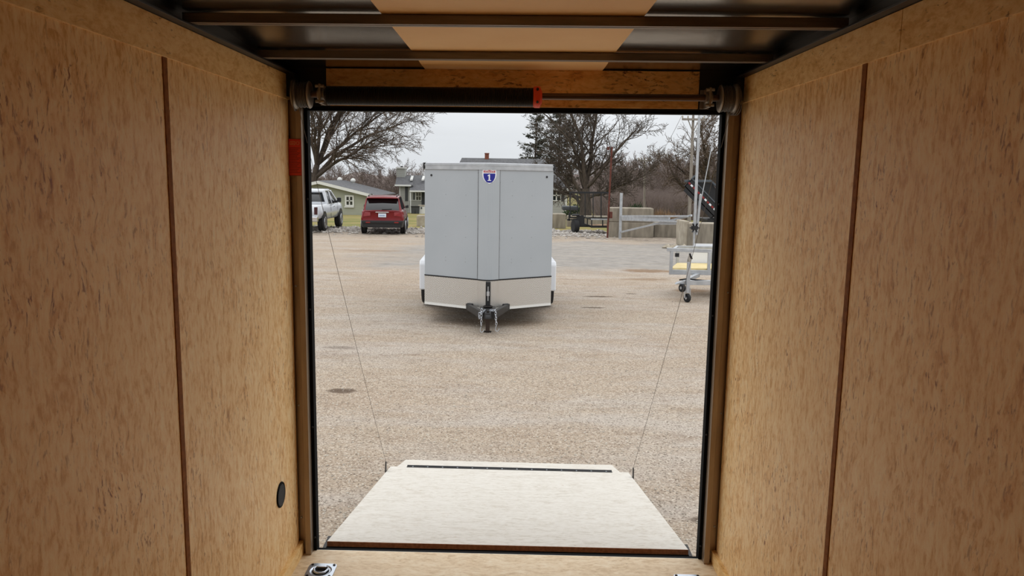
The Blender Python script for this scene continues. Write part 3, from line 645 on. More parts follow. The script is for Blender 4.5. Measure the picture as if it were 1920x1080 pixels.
tme = to.to_mesh(); q = MB(TM); q.add([(v.co.x, ey(v.co.x)-.0056, v.co.y+ecz+.0665) for v in tme.vertices], [list(p_.vertices) for p_ in tme.polygons])
to.to_mesh_clear(); bpy.data.objects.remove(to); q.build('lettering', M_WHITE, badge)

# ================================================================== wheels for the cars
def wheel(M, x, y, r, wdt, parent, rimm=M_WHEEL, side=1):
    w_ = MB(M).lathe([(-wdt/2, r*.62), (-wdt/2, r*.93), (-wdt/2+.03, r), (wdt/2-.03, r), (wdt/2, r*.93), (wdt/2, r*.62)], (x, y, r), (1, 0, 0), 24).build('wheel', M_TIRE, parent)
    rm = MB(M).lathe([(0, r*.63), (.03, r*.62), (.0, r*.55), (-.06, r*.50)], (x+side*wdt/2, y, r), (side, 0, 0), 20)
    for i in range(5):
        a = 2*PI*i/5; c_, s_ = math.cos(a), math.sin(a)
        rm.bar((x+side*(wdt/2-.005), y, r), (x+side*(wdt/2-.005), y+c_*r*.58, r+s_*r*.58), .07*r/.35, .03, (1, 0, 0))
    rm.lathe([(0, r*.15), (.02, r*.12)], (x+side*wdt/2-side*.01, y, r), (side, 0, 0), 12); rm.build('rim', rimm, w_)
def loft(M, st, closed=True):
    """st: list of (y, [(x,z)...]) half sections from bottom centre round the right side to top centre; mirrored"""
    m = MB(M); n = len(st[0][1]); ring = 2*n
    vs = []
    for y, S in st:
        for x, z in S: vs.append((x, y if not isinstance(y, list) else 0, z))
        for x, z in reversed(S): vs.append((-x, y, z))
    fs = [(i*ring+k, i*ring+(k+1) % ring, (i+1)*ring+(k+1) % ring, (i+1)*ring+k) for i in range(len(st)-1) for k in range(ring)]
    fs += [tuple(range(ring))[::-1], tuple(range((len(st)-1)*ring, len(st)*ring))]
    return m.add(vs, fs, True)
def sec(zb, hb, zm, hm, zt, ht): return [(.001, zb), (hb*.9, zb), (hb, zb+.06), (hm, zm-.05), (hm+.01, zm), (hm, zm+.06), (ht+.01, zt-.04), (ht-.03, zt), (.001, zt+.012)]
# --- red SUV, tail towards us
SYY = 32.7; p = px(717, 437, SYY); su = empty('red_suv', (p.x, SYY, gz(SYY)), .105); tag(su, 'dark red SUV parked tail-on in front of the pale green garage', 'car'); SM = frame_of(su)
st = []
for y, zb, zt, hm in ((0.03, .48, .98, .80), (.0, .42, 1.0, .84), (.12, .36, 1.03, .895), (.5, .34, 1.04, .915), (1.2, .30, 1.04, .92), (2.6, .30, 1.02, .92), (3.4, .32, 1.0, .915), (4.1, .36, .95, .89), (4.45, .42, .86, .82), (4.58, .48, .74, .70)):
    st.append((y, sec(zb, hm-.05, .66, hm, zt, hm-.07)))
loft(SM, st).build('body', M_RED, su)
st = []
for y, zt, h0, h1 in ((.12, 1.02, .80, .80), (.20, 1.22, .80, .735), (.36, 1.55, .79, .66), (.6, 1.575, .80, .655), (2.2, 1.585, .81, .655), (2.75, 1.50, .80, .64), (3.35, 1.10, .79, .72)):
    st.append((y, [(.001, .98), (h0, .98), (h0, 1.03), (h1+(h0-h1)*.5, (1.03+zt)/2), (h1, zt-.03), (h1-.05, zt), (.001, zt+.012)]))
loft(SM, st).build('glasshouse', M_GLASS, su, label='dark tinted glass')
st = []
for y, z0, z1, h1 in ((.20, 1.53, 1.575, .66), (.40, 1.545, 1.605, .685), (1.2, 1.56, 1.63, .69), (2.2, 1.56, 1.625, .685), (2.72, 1.48, 1.535, .66)):
    st.append((y, [(.001, z0), (h1-.03, z0), (h1, z0+.01), (h1-.02, z1-.01), (h1-.08, z1), (.001, z1+.015)]))
loft(SM, st).build('roof', M_RED, su)
for k in (-1, 1):
    MB(SM).hexa([(k*.815, .13, 1.0), (k*.72, .10, 1.0), (k*.66, .34, 1.54), (k*.70, .36, 1.54), (k*.825, .42, 1.0), (k*.80, .42, 1.0), (k*.67, .50, 1.54), (k*.69, .50, 1.54)]).build('rear_pillar', M_RED, su)
    for y in (1.35, 2.35): MB(SM).bar((k*.825, y, 1.02), (k*.685, y+.05, 1.55), .05, .03, (0, 1, 0)).build('pillar', M_BLACK, su)
    MB(SM).bar((k*.815, 3.3, 1.03), (k*.665, 2.7, 1.53), .05, .05, (1, 0, 0)).build('windscreen_pillar', M_RED, su)
    tl = MB(SM).hexa([(k*.50, -.012, .80), (k*.84, .02, .76), (k*.90, .30, .84), (k*.55, .1, .84), (k*.50, .0, .95), (k*.83, .03, .985), (k*.885, .32, .97), (k*.55, .12, .96)]); tl.build('tail_lamp', M_TAIL, su, .01)
    MB(SM).bar((k*.60, .45, 1.67), (k*.60, 2.3, 1.67), .03, .03).build('roof_rail', M_CHROME, su)
    for y in (.5, 2.25): MB(SM).box((k*.60-.02, y-.06, 1.60), (k*.60+.02, y+.06, 1.665)).build('rail_foot', M_BLACK, su)
    MB(SM).hexa([(k*.87, 2.78, 1.02), (k*1.03, 2.80, 1.04), (k*1.03, 2.90, 1.04), (k*.87, 2.92, 1.02), (k*.87, 2.78, 1.14), (k*1.02, 2.80, 1.18), (k*1.02, 2.90, 1.18), (k*.87, 2.92, 1.14)]).build('mirror', M_BLACK, su, .02)
    for y in (.88, 3.62):
        MB(SM).lathe([(0, .40), (.03, .40)], (k*.905, y, .37), (k, 0, 0), 28).build('wheel_arch', M_BLACK, su); wheel(SM, k*.84, y, .345, .22, su, side=k)
    MB(SM).box((min(k*.88, k*.925), 1.25, .33), (max(k*.88, k*.925), 3.25, .46)).build('sill', M_BLACK, su, .02)
    MB(SM).box((k*.60-.09, -.075, .50), (k*.60+.09, -.05, .55)).build('reflector', M_TAIL, su)
    MB(SM).bar((k*.87, 2.4, .98), (k*.87, .42, 1.02), .03, .025).build('window_chrome', M_CHROME, su)
MB(SM).hexa([(-.80, -.05, .30), (.80, -.05, .30), (.89, .35, .30), (-.89, .35, .30), (-.87, -.06, .60), (.87, -.06, .60), (.94, .35, .60), (-.94, .35, .60)]).build('bumper', M_BLACK, su, .03)
MB(SM).bar((-.80, -.055, .47), (.80, -.055, .47), .012, .03, (0, 0, 1)).build('bumper_trim', M_DKSTEEL, su)
MB(SM).box((-.62, -.02, .26), (-.42, .2, .32)).build('exhaust', M_CHROME, su, .01)
MB(SM).box((-.28, -.035, .935), (.28, -.01, .975)).build('chrome_bar', M_CHROME, su, .005)
pl = MB(SM).box((-.165, -.03, .745), (.165, -.005, .905)).build('licence_plate', M_PLATE, su, .004)
pp = MB(SM)
for i in range(6): pp.box((-.12+i*.042, -.033, .79), (-.10+i*.042, -.031, .845))
pp.build('plate_print', M_PBLUE, pl)
MB(SM).bar((-.02, .08, 1.07), (.40, .12, 1.09), .02, .02).build('rear_wiper', M_BLACK, su)
MB(SM).hexa([(-.66, .16, 1.53), (.66, .16, 1.53), (.66, .40, 1.56), (-.66, .40, 1.56), (-.64, .14, 1.56), (.64, .14, 1.56), (.66, .40, 1.60), (-.66, .40, 1.60)]).build('spoiler', M_RED, su, .01)
# --- pickup
M_DLAMP = mat('smoked lamp lens', srgb(58, 22, 24), .2)
PYY = 32.9; pk = empty('pickup_truck', (-9.42, PYY, gz(PYY)), .02); tag(pk, 'silver-white pickup truck parked at the left of the red SUV', 'truck'); PM = frame_of(pk)
st = [(y, sec(zb, hm-.04, .80, hm, zt, hm-.05)) for y, zb, zt, hm in ((0, .62, 1.18, .95), (.06, .58, 1.2, .985), (.9, .56, 1.2, 1.0), (2.05, .50, 1.2, 1.0), (3.6, .48, 1.2, 1.0), (4.6, .50, 1.19, .99), (5.2, .52, 1.12, .96), (5.5, .55, 1.0, .90))]
loft(PM, st).build('body', M_TWHITE, pk)
st = [(y, [(.001, 1.15), (h0, 1.15), (h0, 1.20), ((h0+h1)/2, (1.2+zt)/2), (h1, zt-.03), (h1-.05, zt), (.001, zt+.01)]) for y, zt, h0, h1 in ((2.10, 1.76, .93, .72), (2.22, 1.79, .94, .73), (3.2, 1.80, .94, .74), (3.55, 1.74, .94, .72), (4.25, 1.22, .93, .84))]
loft(PM, st).build('cab_glass', M_GLASS, pk, label='dark cab windows')
st = [(y, [(.001, z0), (h1-.03, z0), (h1, z0+.01), (h1-.02, z1-.02), (h1-.08, z1), (.001, z1+.01)]) for y, z0, z1, h1 in ((2.05, 1.70, 1.80, .77), (2.3, 1.74, 1.85, .78), (3.2, 1.74, 1.86, .78), (3.55, 1.70, 1.79, .75))]
loft(PM, st).build('cab_roof', M_TWHITE, pk)
MB(PM).box((-.95, 2.05, 1.16), (.95, 2.12, 1.28)).build('cab_back', M_TWHITE, pk, .01)
for k in (-1, 1):
    MB(PM).bar((k*.90, 2.12, 1.18), (k*.73, 2.16, 1.78), .24, .10, (1, 0, 0)).build('rear_pillar', M_TWHITE, pk)
    MB(PM).bar((k*.945, 2.9, 1.2), (k*.77, 2.92, 1.76), .10, .03, (1, 0, 0)).build('pillar', M_TWHITE, pk)
    MB(PM).bar((k*.93, 4.2, 1.2), (k*.745, 3.52, 1.76), .08, .05, (1, 0, 0)).build('windscreen_pillar', M_TWHITE, pk)
    mm_ = MB(PM).box((min(k*1.01, k*1.20), 3.70, 1.22), (max(k*1.01, k*1.20), 3.80, 1.44)); mm_.bar((k*.90, 3.78, 1.26), (k*1.10, 3.76, 1.28), .07, .07); mm_.build('mirror', M_BLACK, pk, .03)
    for y in (1.10, 4.55):
        MB(PM).lathe([(0, .46), (.025, .46)], (k*.99, y, .45), (k, 0, 0), 28).build('wheel_arch', M_BLACK, pk); wheel(PM, k*.90, y, .40, .27, pk, side=k)
    MB(PM).box((k*.88-.07, -.02, .80), (k*.88+.07, .05, 1.12)).build('tail_lamp', M_DLAMP, pk, .01)
    MB(PM).box((min(k*1.0, k*1.02), 3.05, 1.03), (max(k*1.0, k*1.02), 3.22, 1.06)).build('door_handle', M_BLACK, pk)
    for y in (2.45, 3.90): MB(PM).box((min(k*.995, k*1.004), y, .55), (max(k*.995, k*1.004), y+.012, 1.19)).build('door_gap', M_DKSTEEL, pk)
MB(PM).box((-.98, -.18, .50), (.98, .02, .72)).build('rear_bumper', M_CHROME, pk, .03)
MB(PM).box((-.70, -.015, .78), (.70, .02, 1.14)).build('tailgate', M_TWHITE, pk, .01)
# ================================================================== houses
def house_window(par, a, b, Y, d=.05, cols=2, rows=2, frame=.09, inner=.05):
    w_ = MB(); (x0, z0), (x1, z1) = a, b
    w_.box((x0-frame, Y-d, z0-frame), (x1+frame, Y+.01, z0)); w_.box((x0-frame, Y-d, z1), (x1+frame, Y+.01, z1+frame))
    w_.box((x0-frame, Y-d, z0), (x0, Y+.01, z1)); w_.box((x1, Y-d, z0), (x1+frame, Y+.01, z1))
    for i in range(1, cols): x = x0+(x1-x0)*i/cols; w_.box((x-inner/2, Y-d, z0), (x+inner/2, Y, z1))
    for i in range(1, rows): z = z0+(z1-z0)*i/rows; w_.box((x0, Y-d, z-inner/2), (x1, Y, z+inner/2))
    f = w_.build('window', M_WTRIM, par); MB().box((x0, Y-.012, z0), (x1, Y+.01, z1)).build('pane', M_WGLASS, f); return f
# pale green garage
GY = 62; gb = gz(GY)-.05
ga = empty('garage', (px(600, 400, GY).x, GY, gb)); tag(ga, 'low pale green garage with white fascia and one small square window', 'building')
pk_ = px(598.5, 339.5, GY); er = px(708, 367, GY); slope = (pk_.z-er.z)/(er.x-pk_.x)
xl = pk_.x-(er.x-pk_.x)+.2; xr = er.x-.35; GD = 9
zr = pk_.z-slope*(xr-pk_.x); zl = pk_.z-slope*(pk_.x-xl)
MB().prism([(xl, GY, gb), (xr, GY, gb), (xr, GY, zr-.05), (pk_.x, GY, pk_.z-.08), (xl, GY, zl-.05)], (0, GD, 0)).build('wall', M_GREEN, ga)
for s_, ex in ((1, er.x), (-1, xl-.4)):
    ez = pk_.z-slope*abs(ex-pk_.x)
    MB().prism([(pk_.x, GY-.4, pk_.z-.05), (ex, GY-.4, ez-.05), (ex, GY-.4, ez+.03), (pk_.x, GY-.4, pk_.z+.04)], (0, GD+.8, 0)).build('roof', M_SHING, ga)
    MB().prism([(pk_.x, GY-.45, pk_.z-.22), (ex, GY-.45, ez-.22), (ex, GY-.45, ez+.02), (pk_.x, GY-.45, pk_.z+.02)], (0, .06, 0)).build('fascia', M_WTRIM, ga)
a_ = px(650, 384, GY); b_ = px(661, 369, GY); house_window(ga, (a_.x, a_.z), (b_.x, b_.z), GY, .08, 2, 2, .12, .08)
a_ = px(646, 387.5, GY); MB().box((a_.x, GY-.12, a_.z-.06), (px(664, 387, GY).x, GY, a_.z+.02)).build('sill', M_WTRIM, ga)
# garage roof seen behind the ridge: two white roof turbines
for u, v in ((637, 334), (662, 336)):
    p = px(u, v+8, GY+8); t = MB(); t.lathe([(-.25, .12), (.12, .12), (.14, .20), (.30, .24), (.42, .16), (.48, .05)], p, (0, 0, 1), 14); t.build('roof_vent', M_WTRIM, ga)
# long house behind
HY = 74; hb_ = gz(HY)-.05
ho = empty('house', (px(905, 400, HY).x, HY, hb_)); tag(ho, 'long grey-sided house with shingle roof and brick chimney behind the grey trailer', 'building')
X = lambda u, Y=HY: px(u, 350, Y).x
Z = lambda u, v, Y=HY: px(u, v, Y).z
xL, xR = X(748), X(1063); ze = Z(1050, 355)
MB().box((xL, HY, hb_), (xR, HY+9, ze)).build('wall', M_GREY2, ho)
MB().box((xR-.12, HY-.03, hb_), (xR+.03, HY+.1, ze)).build('corner_board', M_WTRIM, ho)
# main roof (middle and right): eave to ridge
ry = HY+4.5; zrg = Z(940, 297, ry)
ms = MB(); e0, e1 = X(838), xR+.45
ms.add([(e0, HY-.5, ze-.05), (e1, HY-.5, ze-.05), (px(1020, 297, ry).x, ry, zrg), (px(866, 297, ry).x, ry, zrg), (e0, HY+9.5, ze-.05), (e1, HY+9.5, ze-.05)], [(0, 1, 2, 3), (1, 5, 2), (4, 3, 2, 5), (0, 3, 4), (0, 4, 5, 1)])
ms.build('roof', M_SHING, ho)
MB().box((X(838), HY-.56, ze-.12), (e1+.03, HY-.48, ze+.10)).build('gutter', M_WTRIM, ho)
# left wing: roof with skylights
rl_ = px(765, 328.5, HY+4); el = px(765, 346.5, HY-.4)
def wing(u0, u1, vt, vb, Yb, name='roof'):
    a = px(u0, vb, Yb); b = px(u1, vb+.4, Yb); c_ = px(u1, vt+.4, HY+4); d = px(u0+3, vt, HY+4)
    return MB().prism([a, b, c_, d], (0, .0, -.12)).build(name, M_SHING, ho)
wing(741, 775, 328.5, 346.5, HY-.5); wing(768, 842, 328.5, 356.5, HY-1.4)
a = px(740, 347, HY-.5); b = px(771, 347.4, HY-.5); MB().box((a.x, HY-.55, a.z-.1), (b.x, HY-.48, a.z+.06)).build('gutter', M_WTRIM, ho)
a = px(768, 358, HY-1.4); b = px(842, 359, HY-1.4); MB().box((a.x, HY-1.45, a.z-.08), (b.x, HY-1.38, a.z+.06)).build('gutter', M_WTRIM, ho)
MB().box((X(749), HY-.02, hb_), (X(775), HY+6, Z(760, 347))).build('gable_wall', M_GREY2, ho)
MB().prism([(xL+.02, HY, Z(760, 347)), (xL+.02, HY+8, Z(760, 347)), (xL+.02, HY+4, px(765, 329.5, HY+4).z)], (.2, 0, 0)).build('gable_wall', M_GREY2, ho)
MB().box((X(749), HY-.06, hb_), (X(750.5), HY, Z(750, 347))).build('corner_board', M_WTRIM, ho)
for u0, u1 in ((769, 770.6), (762.5, 763.0)): MB().box((X(u0, HY-1.3), HY-1.36 if u0 > 765 else HY-.05, hb_), (X(u1, HY-1.3), HY-1.24 if u0 > 765 else HY, Z(770, 358))).build('porch_post', M_WTRIM, ho)
MB().box((X(759.5), HY-.05, Z(760, 377)), (X(765), HY, Z(760, 350))).build('shutter', M_SHUT, ho)
for u0, u1 in ((768.5, 778), (780, 789)):
    house_window(ho, (X(u0+.5), Z(780, 375)), (X(u1), Z(780, 361)), HY-.0, .05, 2 if u0 > 779 else 1, 2 if u0 > 779 else 1, .07)
MB().box((X(790.5), HY-.05, hb_+.1), (X(798), HY, Z(790, 361))).build('door', M_SHUT, ho)
for u in (771.5, 793):
    t_ = .45; c_ = px(u, 337.3, HY+1.5)
    M_SKY = M_WTRIM
    MB().prism([px(u-2.6, 341, HY+.75)+Vector((0, 0, .12)), px(u+2.2, 341, HY+.75)+Vector((0, 0, .12)), px(u+4, 334, HY+2.45)+Vector((0, 0, .12)), px(u-.2, 334, HY+2.45)+Vector((0, 0, .12))], (0, 0, .12)).build('skylight', M_WTRIM, ho)
MB().box((X(743.5, HY+3), HY+3, Z(750, 345)), (X(759, HY+3), HY+4.2, px(750, 316, HY+3).z)).build('chimney', M_GREY2, ho)
MB().box((X(743, HY+3)-.02, HY+2.9, px(750, 316, HY+3).z), (X(759.5, HY+3)+.02, HY+4.3, px(750, 313.5, HY+3).z)).build('chimney_cap', M_WTRIM, ho)
MB().lathe([(0, .12), (.12, .12)], (X(752, HY+3), HY+3.5, px(750, 313.5, HY+3).z), (0, 0, 1), 10).build('flue', M_BLACK, ho)
bc = MB().box((X(908.5, ry), ry-.2, zrg-.4), (X(916, ry), ry+.3, px(912, 288.5, ry).z)).build('brick_chimney', M_BRICK, ho, label='red brick chimney')
MB().box((X(908, ry), ry-.24, px(912, 288.5, ry).z), (X(916.6, ry), ry+.34, px(912, 287, ry).z)).build('chimney_cap', M_BRICK, ho)
# right end window + shutter
house_window(ho, (X(1029), Z(1045, 375.5)), (X(1051), Z(1045, 357)), HY, .06, 3, 2, .09, .12)
MB().box((X(1052.5), HY-.05, Z(1055, 377.5)), (X(1058.5), HY, Z(1055, 355.5))).build('shutter', M_SHUT, ho)
# air conditioner and bins by the porch
ac = empty('air_conditioner', (X(791, 71), 71, gz(71))); tag(ac, 'pale air conditioning unit outside the porch of the long house', 'air conditioner')
MB().box((X(785, 71), 70.6, gz(71)-.02), (X(797, 71), 71.4, px(790, 386, 71).z)).build('cabinet', M_WTRIM, ac, .03)
MB().box((X(784.5, 71), 70.55, px(790, 386, 71).z), (X(797.5, 71), 71.45, px(790, 384.5, 71).z)).build('lid', M_CONCT, ac); MB().box((X(790, 71), 70.57, Z(790, 391.5, 71)), (X(792.5, 71), 70.6, Z(790, 388, 71))).build('control_box', M_SHUT, ac)
for i, (u, lab) in enumerate(((775, 'dark grey bin at the porch, nearer the red SUV'), (782.5, 'dark grey bin beside the air conditioner'))):
    bn = empty('bin', (X(u, 70.5), 70.5, gz(70.5))); tag(bn, lab, 'bin', 'bins by the porch')
    s = .16; x = X(u, 70.5); z0, z1 = gz(70.5), Z(u, 387.5, 70.5)
    MB().hexa([(x-s, 70.3, z0), (x+s, 70.3, z0), (x+s, 70.7, z0), (x-s, 70.7, z0), (x-s*1.25, 70.25, z1), (x+s*1.25, 70.25, z1), (x+s*1.25, 70.75, z1), (x-s*1.25, 70.75, z1)]).build('tub', M_SHUT, bn, .02)
    MB().box((x-s*1.3, 70.2, z1), (x+s*1.3, 70.8, z1+.06)).build('lid', M_BLACK, bn, .02)
# ================================================================== concrete blocks
def block(u0, u1, vt, vb, Y, dep, lab, m=M_CONC, group='concrete barrier blocks', skew=0, zbot=None):
    a = px(u0, vb, Y); b = px(u1, vb, Y); zt_ = px((u0+u1)/2, vt, Y).z; zb_ = px((u0+u1)/2, vb, Y).z if zbot is None else zbot
    c_ = empty('concrete_block', ((a.x+b.x)/2, Y+dep/2, zb_)); tag(c_, lab, 'concrete block', group)
    M_ = MB().box((a.x, Y, zb_), (b.x, Y+dep, zt_-.01)); M_.build('body', m, c_, .03)
    MB().box((a.x+.05, Y+.04, zt_-.015), (b.x-.05, Y+dep-.04, zt_+.006)).build('weathered_top', M_CONCT, c_, .008)
    return a, b, zt_, zb_
g34 = gz(33.8)
block(1141.5, 1225, 416.5, 443, 33.6, .6, 'lower concrete block under the top one, behind the aluminium gate', zbot=gz(33.6)-.01)
zt_ = px(1183, 416.5, 33.6).z
block(1141.5, 1225, 390, 416.2, 33.6, .6, 'upper concrete block behind the aluminium gate, stacked on another', m=M_CONC, zbot=zt_+.006)
block(1226.5, 1279, 418, 443, 34.0, .6, 'dark concrete block between gate diagonal and the big right block', zbot=gz(34)-.01)
block(1289, 1352, 419, 462, 27.9, .75, 'big pale-topped concrete block at the right below the tipped dump trailer', zbot=gz(27.9)-.01)
# splayed pale end beside the big block
bl = empty('concrete_wedge', (px(1284, 463, 28.2).x, 28.3, gz(28.2))); tag(bl, 'pale broken concrete wedge at the left end of the big right block', 'concrete block')
P0 = px(1280, 463, 28.2); P1 = px(1288.4, 463, 28.2); zt2 = px(1284, 414, 28.2).z
MB().hexa([(P0.x, 28.0, gz(28)-.02), (P1.x, 28.0, gz(28)-.02), (P1.x, 28.8, gz(28)-.02), (P0.x, 29.4, gz(28)-.02), (P0.x, 28.1, zt2), (P1.x, 28.0, zt2), (P1.x, 28.9, zt2), (P0.x, 29.6, zt2)]).build('body', M_CONCT, bl, .04)
block(1035, 1061, 401, 424, 41, .6, 'low concrete block at the right edge of the grey trailer, on the grass', zbot=gz(41)-.01)
block(781, 796.5, 404, 424, 41, .6, 'pale low concrete block right of the red SUV', m=M_CONCT, zbot=gz(41)-.01)
block(1063, 1141, 405, 426, 44, .6, 'low concrete block behind the black utility trailer', zbot=gz(44)-.01)
# rusty post and aluminium gate
rp_ = px(1139, 441, 33.0); rpst = empty('rusty_post', (rp_.x, 33, gz(33))); tag(rpst, 'tall rusty steel post in front of the concrete blocks', 'post')
zt_ = px(1141, 275, 33).z
MB().tube([(rp_.x, 33, gz(33)), (rp_.x+.06, 33, zt_)], .040, 12).build('pipe', M_RUST, rpst)
p = px(1143.5, 403, 33); MB().box((p.x-.02, 32.9, p.z-.14), (p.x+.10, 33.05, p.z+.14)).build('lock_box', M_RUST, rpst, .01)
p = px(1140.5, 276, 33); MB().box((p.x-.045, 32.95, p.z-.12), (p.x+.06, 33.05, p.z+.02)).build('cap', M_RUST, rpst)
gt = empty('aluminium_gate', (px(1162, 443, 32.5).x, 32.5, gz(32.5))); tag(gt, 'long aluminium swing gate with a diagonal brace in front of the concrete blocks', 'gate')
q0 = px(1162.5, 444, 32.5); q0.z = gz(32.5); q1 = px(1165, 362, 32.5)
MB().bar(q0, q1, .11, .11, (0, 1, 0)).build('gate_post', M_ALU, gt, .005)
e1_ = px(1313, 403, 28.6)
MB().bar(px(1166, 408, 32.4), px(1255, 411, 30.0), .10, .13).build('beam', M_ALU, gt, .005)
MB().bar(px(1166, 405.3, 32.45), px(1290, 405.5, 29), .10, .07).build('rail', M_ALU, gt, .005)
MB().bar(px(1166, 412, 32.4), px(1280, 416, 29.2), .08, .07).build('rail', M_ALU, gt, .005)
MB().bar(px(1164, 435.5, 32.4), px(1297, 404, 29), .07, .075).build('brace', M_ALU, gt, .005)
MB().bar(px(1226, 419.5, 30.8), px(1279, 419, 29.3), .08, .09).build('lower_rail', M_ALU, gt, .005)
# tall pole
q0 = gpt(1299, 503); tp = empty('tall_mast', (q0.x, q0.y, q0.z)); tag(tp, 'tall thin pale mast with a black clamp, right behind the aluminium utility trailer', 'mast')
Yp = q0.y; u_ = lambda v: px(1299+(503-v)*(12.3/288), v, Yp)
MB().tube([q0, u_(436)], .028, 10).build('lower_tube', M_ALU, tp)
MB().tube([u_(436), u_(300), u_(140)], [.042, .036, .030], 10).build('upper_tube', M_ALU, tp)
MB().tube([u_(440)+Vector((.06, 0, 0)), u_(365)+Vector((.12, 0, 0))], .035, 10).build('sleeve', M_ALU, tp)
cl = MB()
c_ = u_(427); cl.lathe([(-.05, .09), (.05, .09)], c_, (0, 0, 1), 12)
for a in range(6): cl.bar(c_, c_+Vector((math.cos(a*PI/3)*.13, -.05, math.sin(a*PI/3)*.13)), .03, .04, (0, 1, 0))
cl.build('clamp', M_BLACK, tp)
MB().tube([u_(395)+Vector((.10, 0, 0)), px(1337, 262, Yp)], .012, 6).build('guy_rod', M_ALU, tp)
# ================================================================== dump trailer with the bed tipped up
du = px(1345, 415, 33); DYY = 33.0
dt = empty('dump_trailer', (du.x, DYY, gz(DYY))); tag(dt, 'black dump trailer with its bed tipped up, red and white reflective tape on its side', 'trailer')
a = px(1343, 411, DYY); top_ = px(1283, 349, DYY)              # low rear corner, high front corner of the near side
ax = (top_-a).normalized(); Ln = (top_-a).length; nrm = Vector((ax.z, 0, -ax.x)); nrm = -nrm if nrm.z < 0 else nrm
Wd = Vector((.5, 1.9, 0)); sd_h = .42
def dslab(o, u, v, w, name, m, **k):
    P_ = [o, o+u, o+u+v, o+v]; return MB().hexa(P_+[p_+w for p_ in P_]).build(name, m, dt, .01, **k)
dslab(a, ax*Ln, Wd, nrm*.05, 'bed_floor', M_BLACK)
dslab(a, ax*Ln, Vector((.0, .05, 0)), nrm*sd_h, 'side_panel', M_BLACK)
dslab(a+Wd, ax*Ln, Vector((0, .05, 0)), nrm*.62, 'side_panel', M_BLACK)
dslab(a+ax*(Ln-.05), ax*.05, Wd, nrm*.62, 'headboard', M_BLACK)
M_DGREY = mat('grey painted rim', srgb(70, 76, 82), .5)
dslab(a+nrm*sd_h-Vector((0, .03, 0)), ax*Ln, Vector((0, .10, 0)), nrm*.05, 'side_rim', M_DGREY)
h0 = a+ax*Ln+nrm*.62; dslab(h0-ax*.08, ax*.1, Wd, nrm*.08, 'head_rim', M_DGREY)
hr = a+ax*Ln
MB().bar(hr+nrm*sd_h, hr+nrm*.62, .06, .06, (0, 1, 0)).build('corner_post', M_DGREY, dt)
MB().bar(px(1285, 339.5, DYY), px(1333, 339.5, DYY+1), .10, .10).build('front_rim', M_DGREY, dt, .01)
MB().bar(px(1333, 339.5, DYY+1), px(1347, 353, DYY+1), .08, .08).build('front_rim', M_DGREY, dt, .01)
MB().hexa([px(1288, 343, DYY+1.2), px(1335, 343, DYY+1.2), px(1372, 400, DYY+1.2), px(1345, 405, DYY+1.2)]+[p_+Vector((0, .05, 0)) for p_ in (px(1288, 343, DYY+1.2), px(1335, 343, DYY+1.2), px(1372, 400, DYY+1.2), px(1345, 405, DYY+1.2))]).build('tailgate_panel', M_BLACK, dt)
nS = 14
for i in range(nS):
    s0 = a+ax*(Ln*(i+.1)/nS)+nrm*.20+Vector((0, -.012, 0)); P_ = [s0, s0+ax*(Ln*.8/nS), s0+ax*(Ln*.8/nS)+nrm*.075, s0+nrm*.075]
    MB().prism(P_, (0, .01, 0)).build('reflective_tape', M_TAIL if i % 2 else M_WHITE, dt)
dslab(a-nrm*.16+ax*.2, ax*(Ln-.3), Vector((.1, .12, 0)), nrm*.15, 'bed_beam', M_BLACK)
MB().box((a.x-.35, DYY+.1, a.z-.18), (a.x+3.2, DYY+2.0, a.z-.02)).build('chassis', M_BLACK, dt, .01)
for k in (0, 1):
    for yy in (DYY+.1, DYY+1.9): MB().lathe([(-.1, .22), (-.1, .36), (.1, .36), (.1, .22)], (a.x+.9+k*.85, yy, gz(DYY)+.36), (0, 1, 0), 20).build('wheel', M_TIRE, dt)
MB().bar((a.x-.2, DYY+.6, a.z-.2), (a.x-.2, DYY+.6, gz(DYY)), .1, .1, (0, 1, 0)).build('stand_leg', M_BLACK, dt)
# ================================================================== black utility trailer with its gate up
UY = 36.2; ub = empty('black_utility_trailer', (px(1100, 430, UY).x, UY, gz(UY))); tag(ub, 'black open utility trailer with tall mesh gate raised, left of the rusty post', 'trailer')
fr_ = MB()
def P(u, v, Y=UY): return px(u, v, Y)
for u in (1069, 1083, 1097, 1112, 1127): MB().bar(P(u, 408, UY+.8), P(u, 361, UY+.8), .045, .045, (0, 1, 0)).build('gate_bar', M_BLACK, ub)
MB().bar(P(1067.5, 360.8, UY+.8), P(1143, 361.4, UY+.8), .05, .09).build('gate_top', M_BLACK, ub)
MB().bar(P(1067.5, 408, UY+.8), P(1143, 409, UY+.8), .05, .05).build('gate_bottom', M_BLACK, ub)
ms_ = MB()
for i in range(26): ms_.tube([P(1069+i*2.85, 361, UY+.82), P(1069+i*2.85, 408, UY+.82)], .004, 3)
for i in range(16): ms_.tube([P(1068, 362+i*3, UY+.82), P(1142, 362.4+i*3, UY+.82)], .004, 3)
ms_.build('gate_mesh', M_BLACK, ub, kind='stuff')
MB().bar(P(1108, 411, UY-.3), P(1146, 411.5, UY-.3), .06, .06).build('side_rail', M_ALU, ub)
MB().bar(P(1092, 406.5, UY+.6), P(1108, 411, UY-.3), .05, .05).build('side_rail', M_BLACK, ub)
MB().bar(P(1094, 420, UY+.5), P(1110, 425, UY-.3), .07, .09).build('frame_rail', M_BLACK, ub)
MB().bar(P(1108, 425, UY-.3), P(1146, 425, UY-.3), .07, .10).build('frame_rail', M_BLACK, ub)
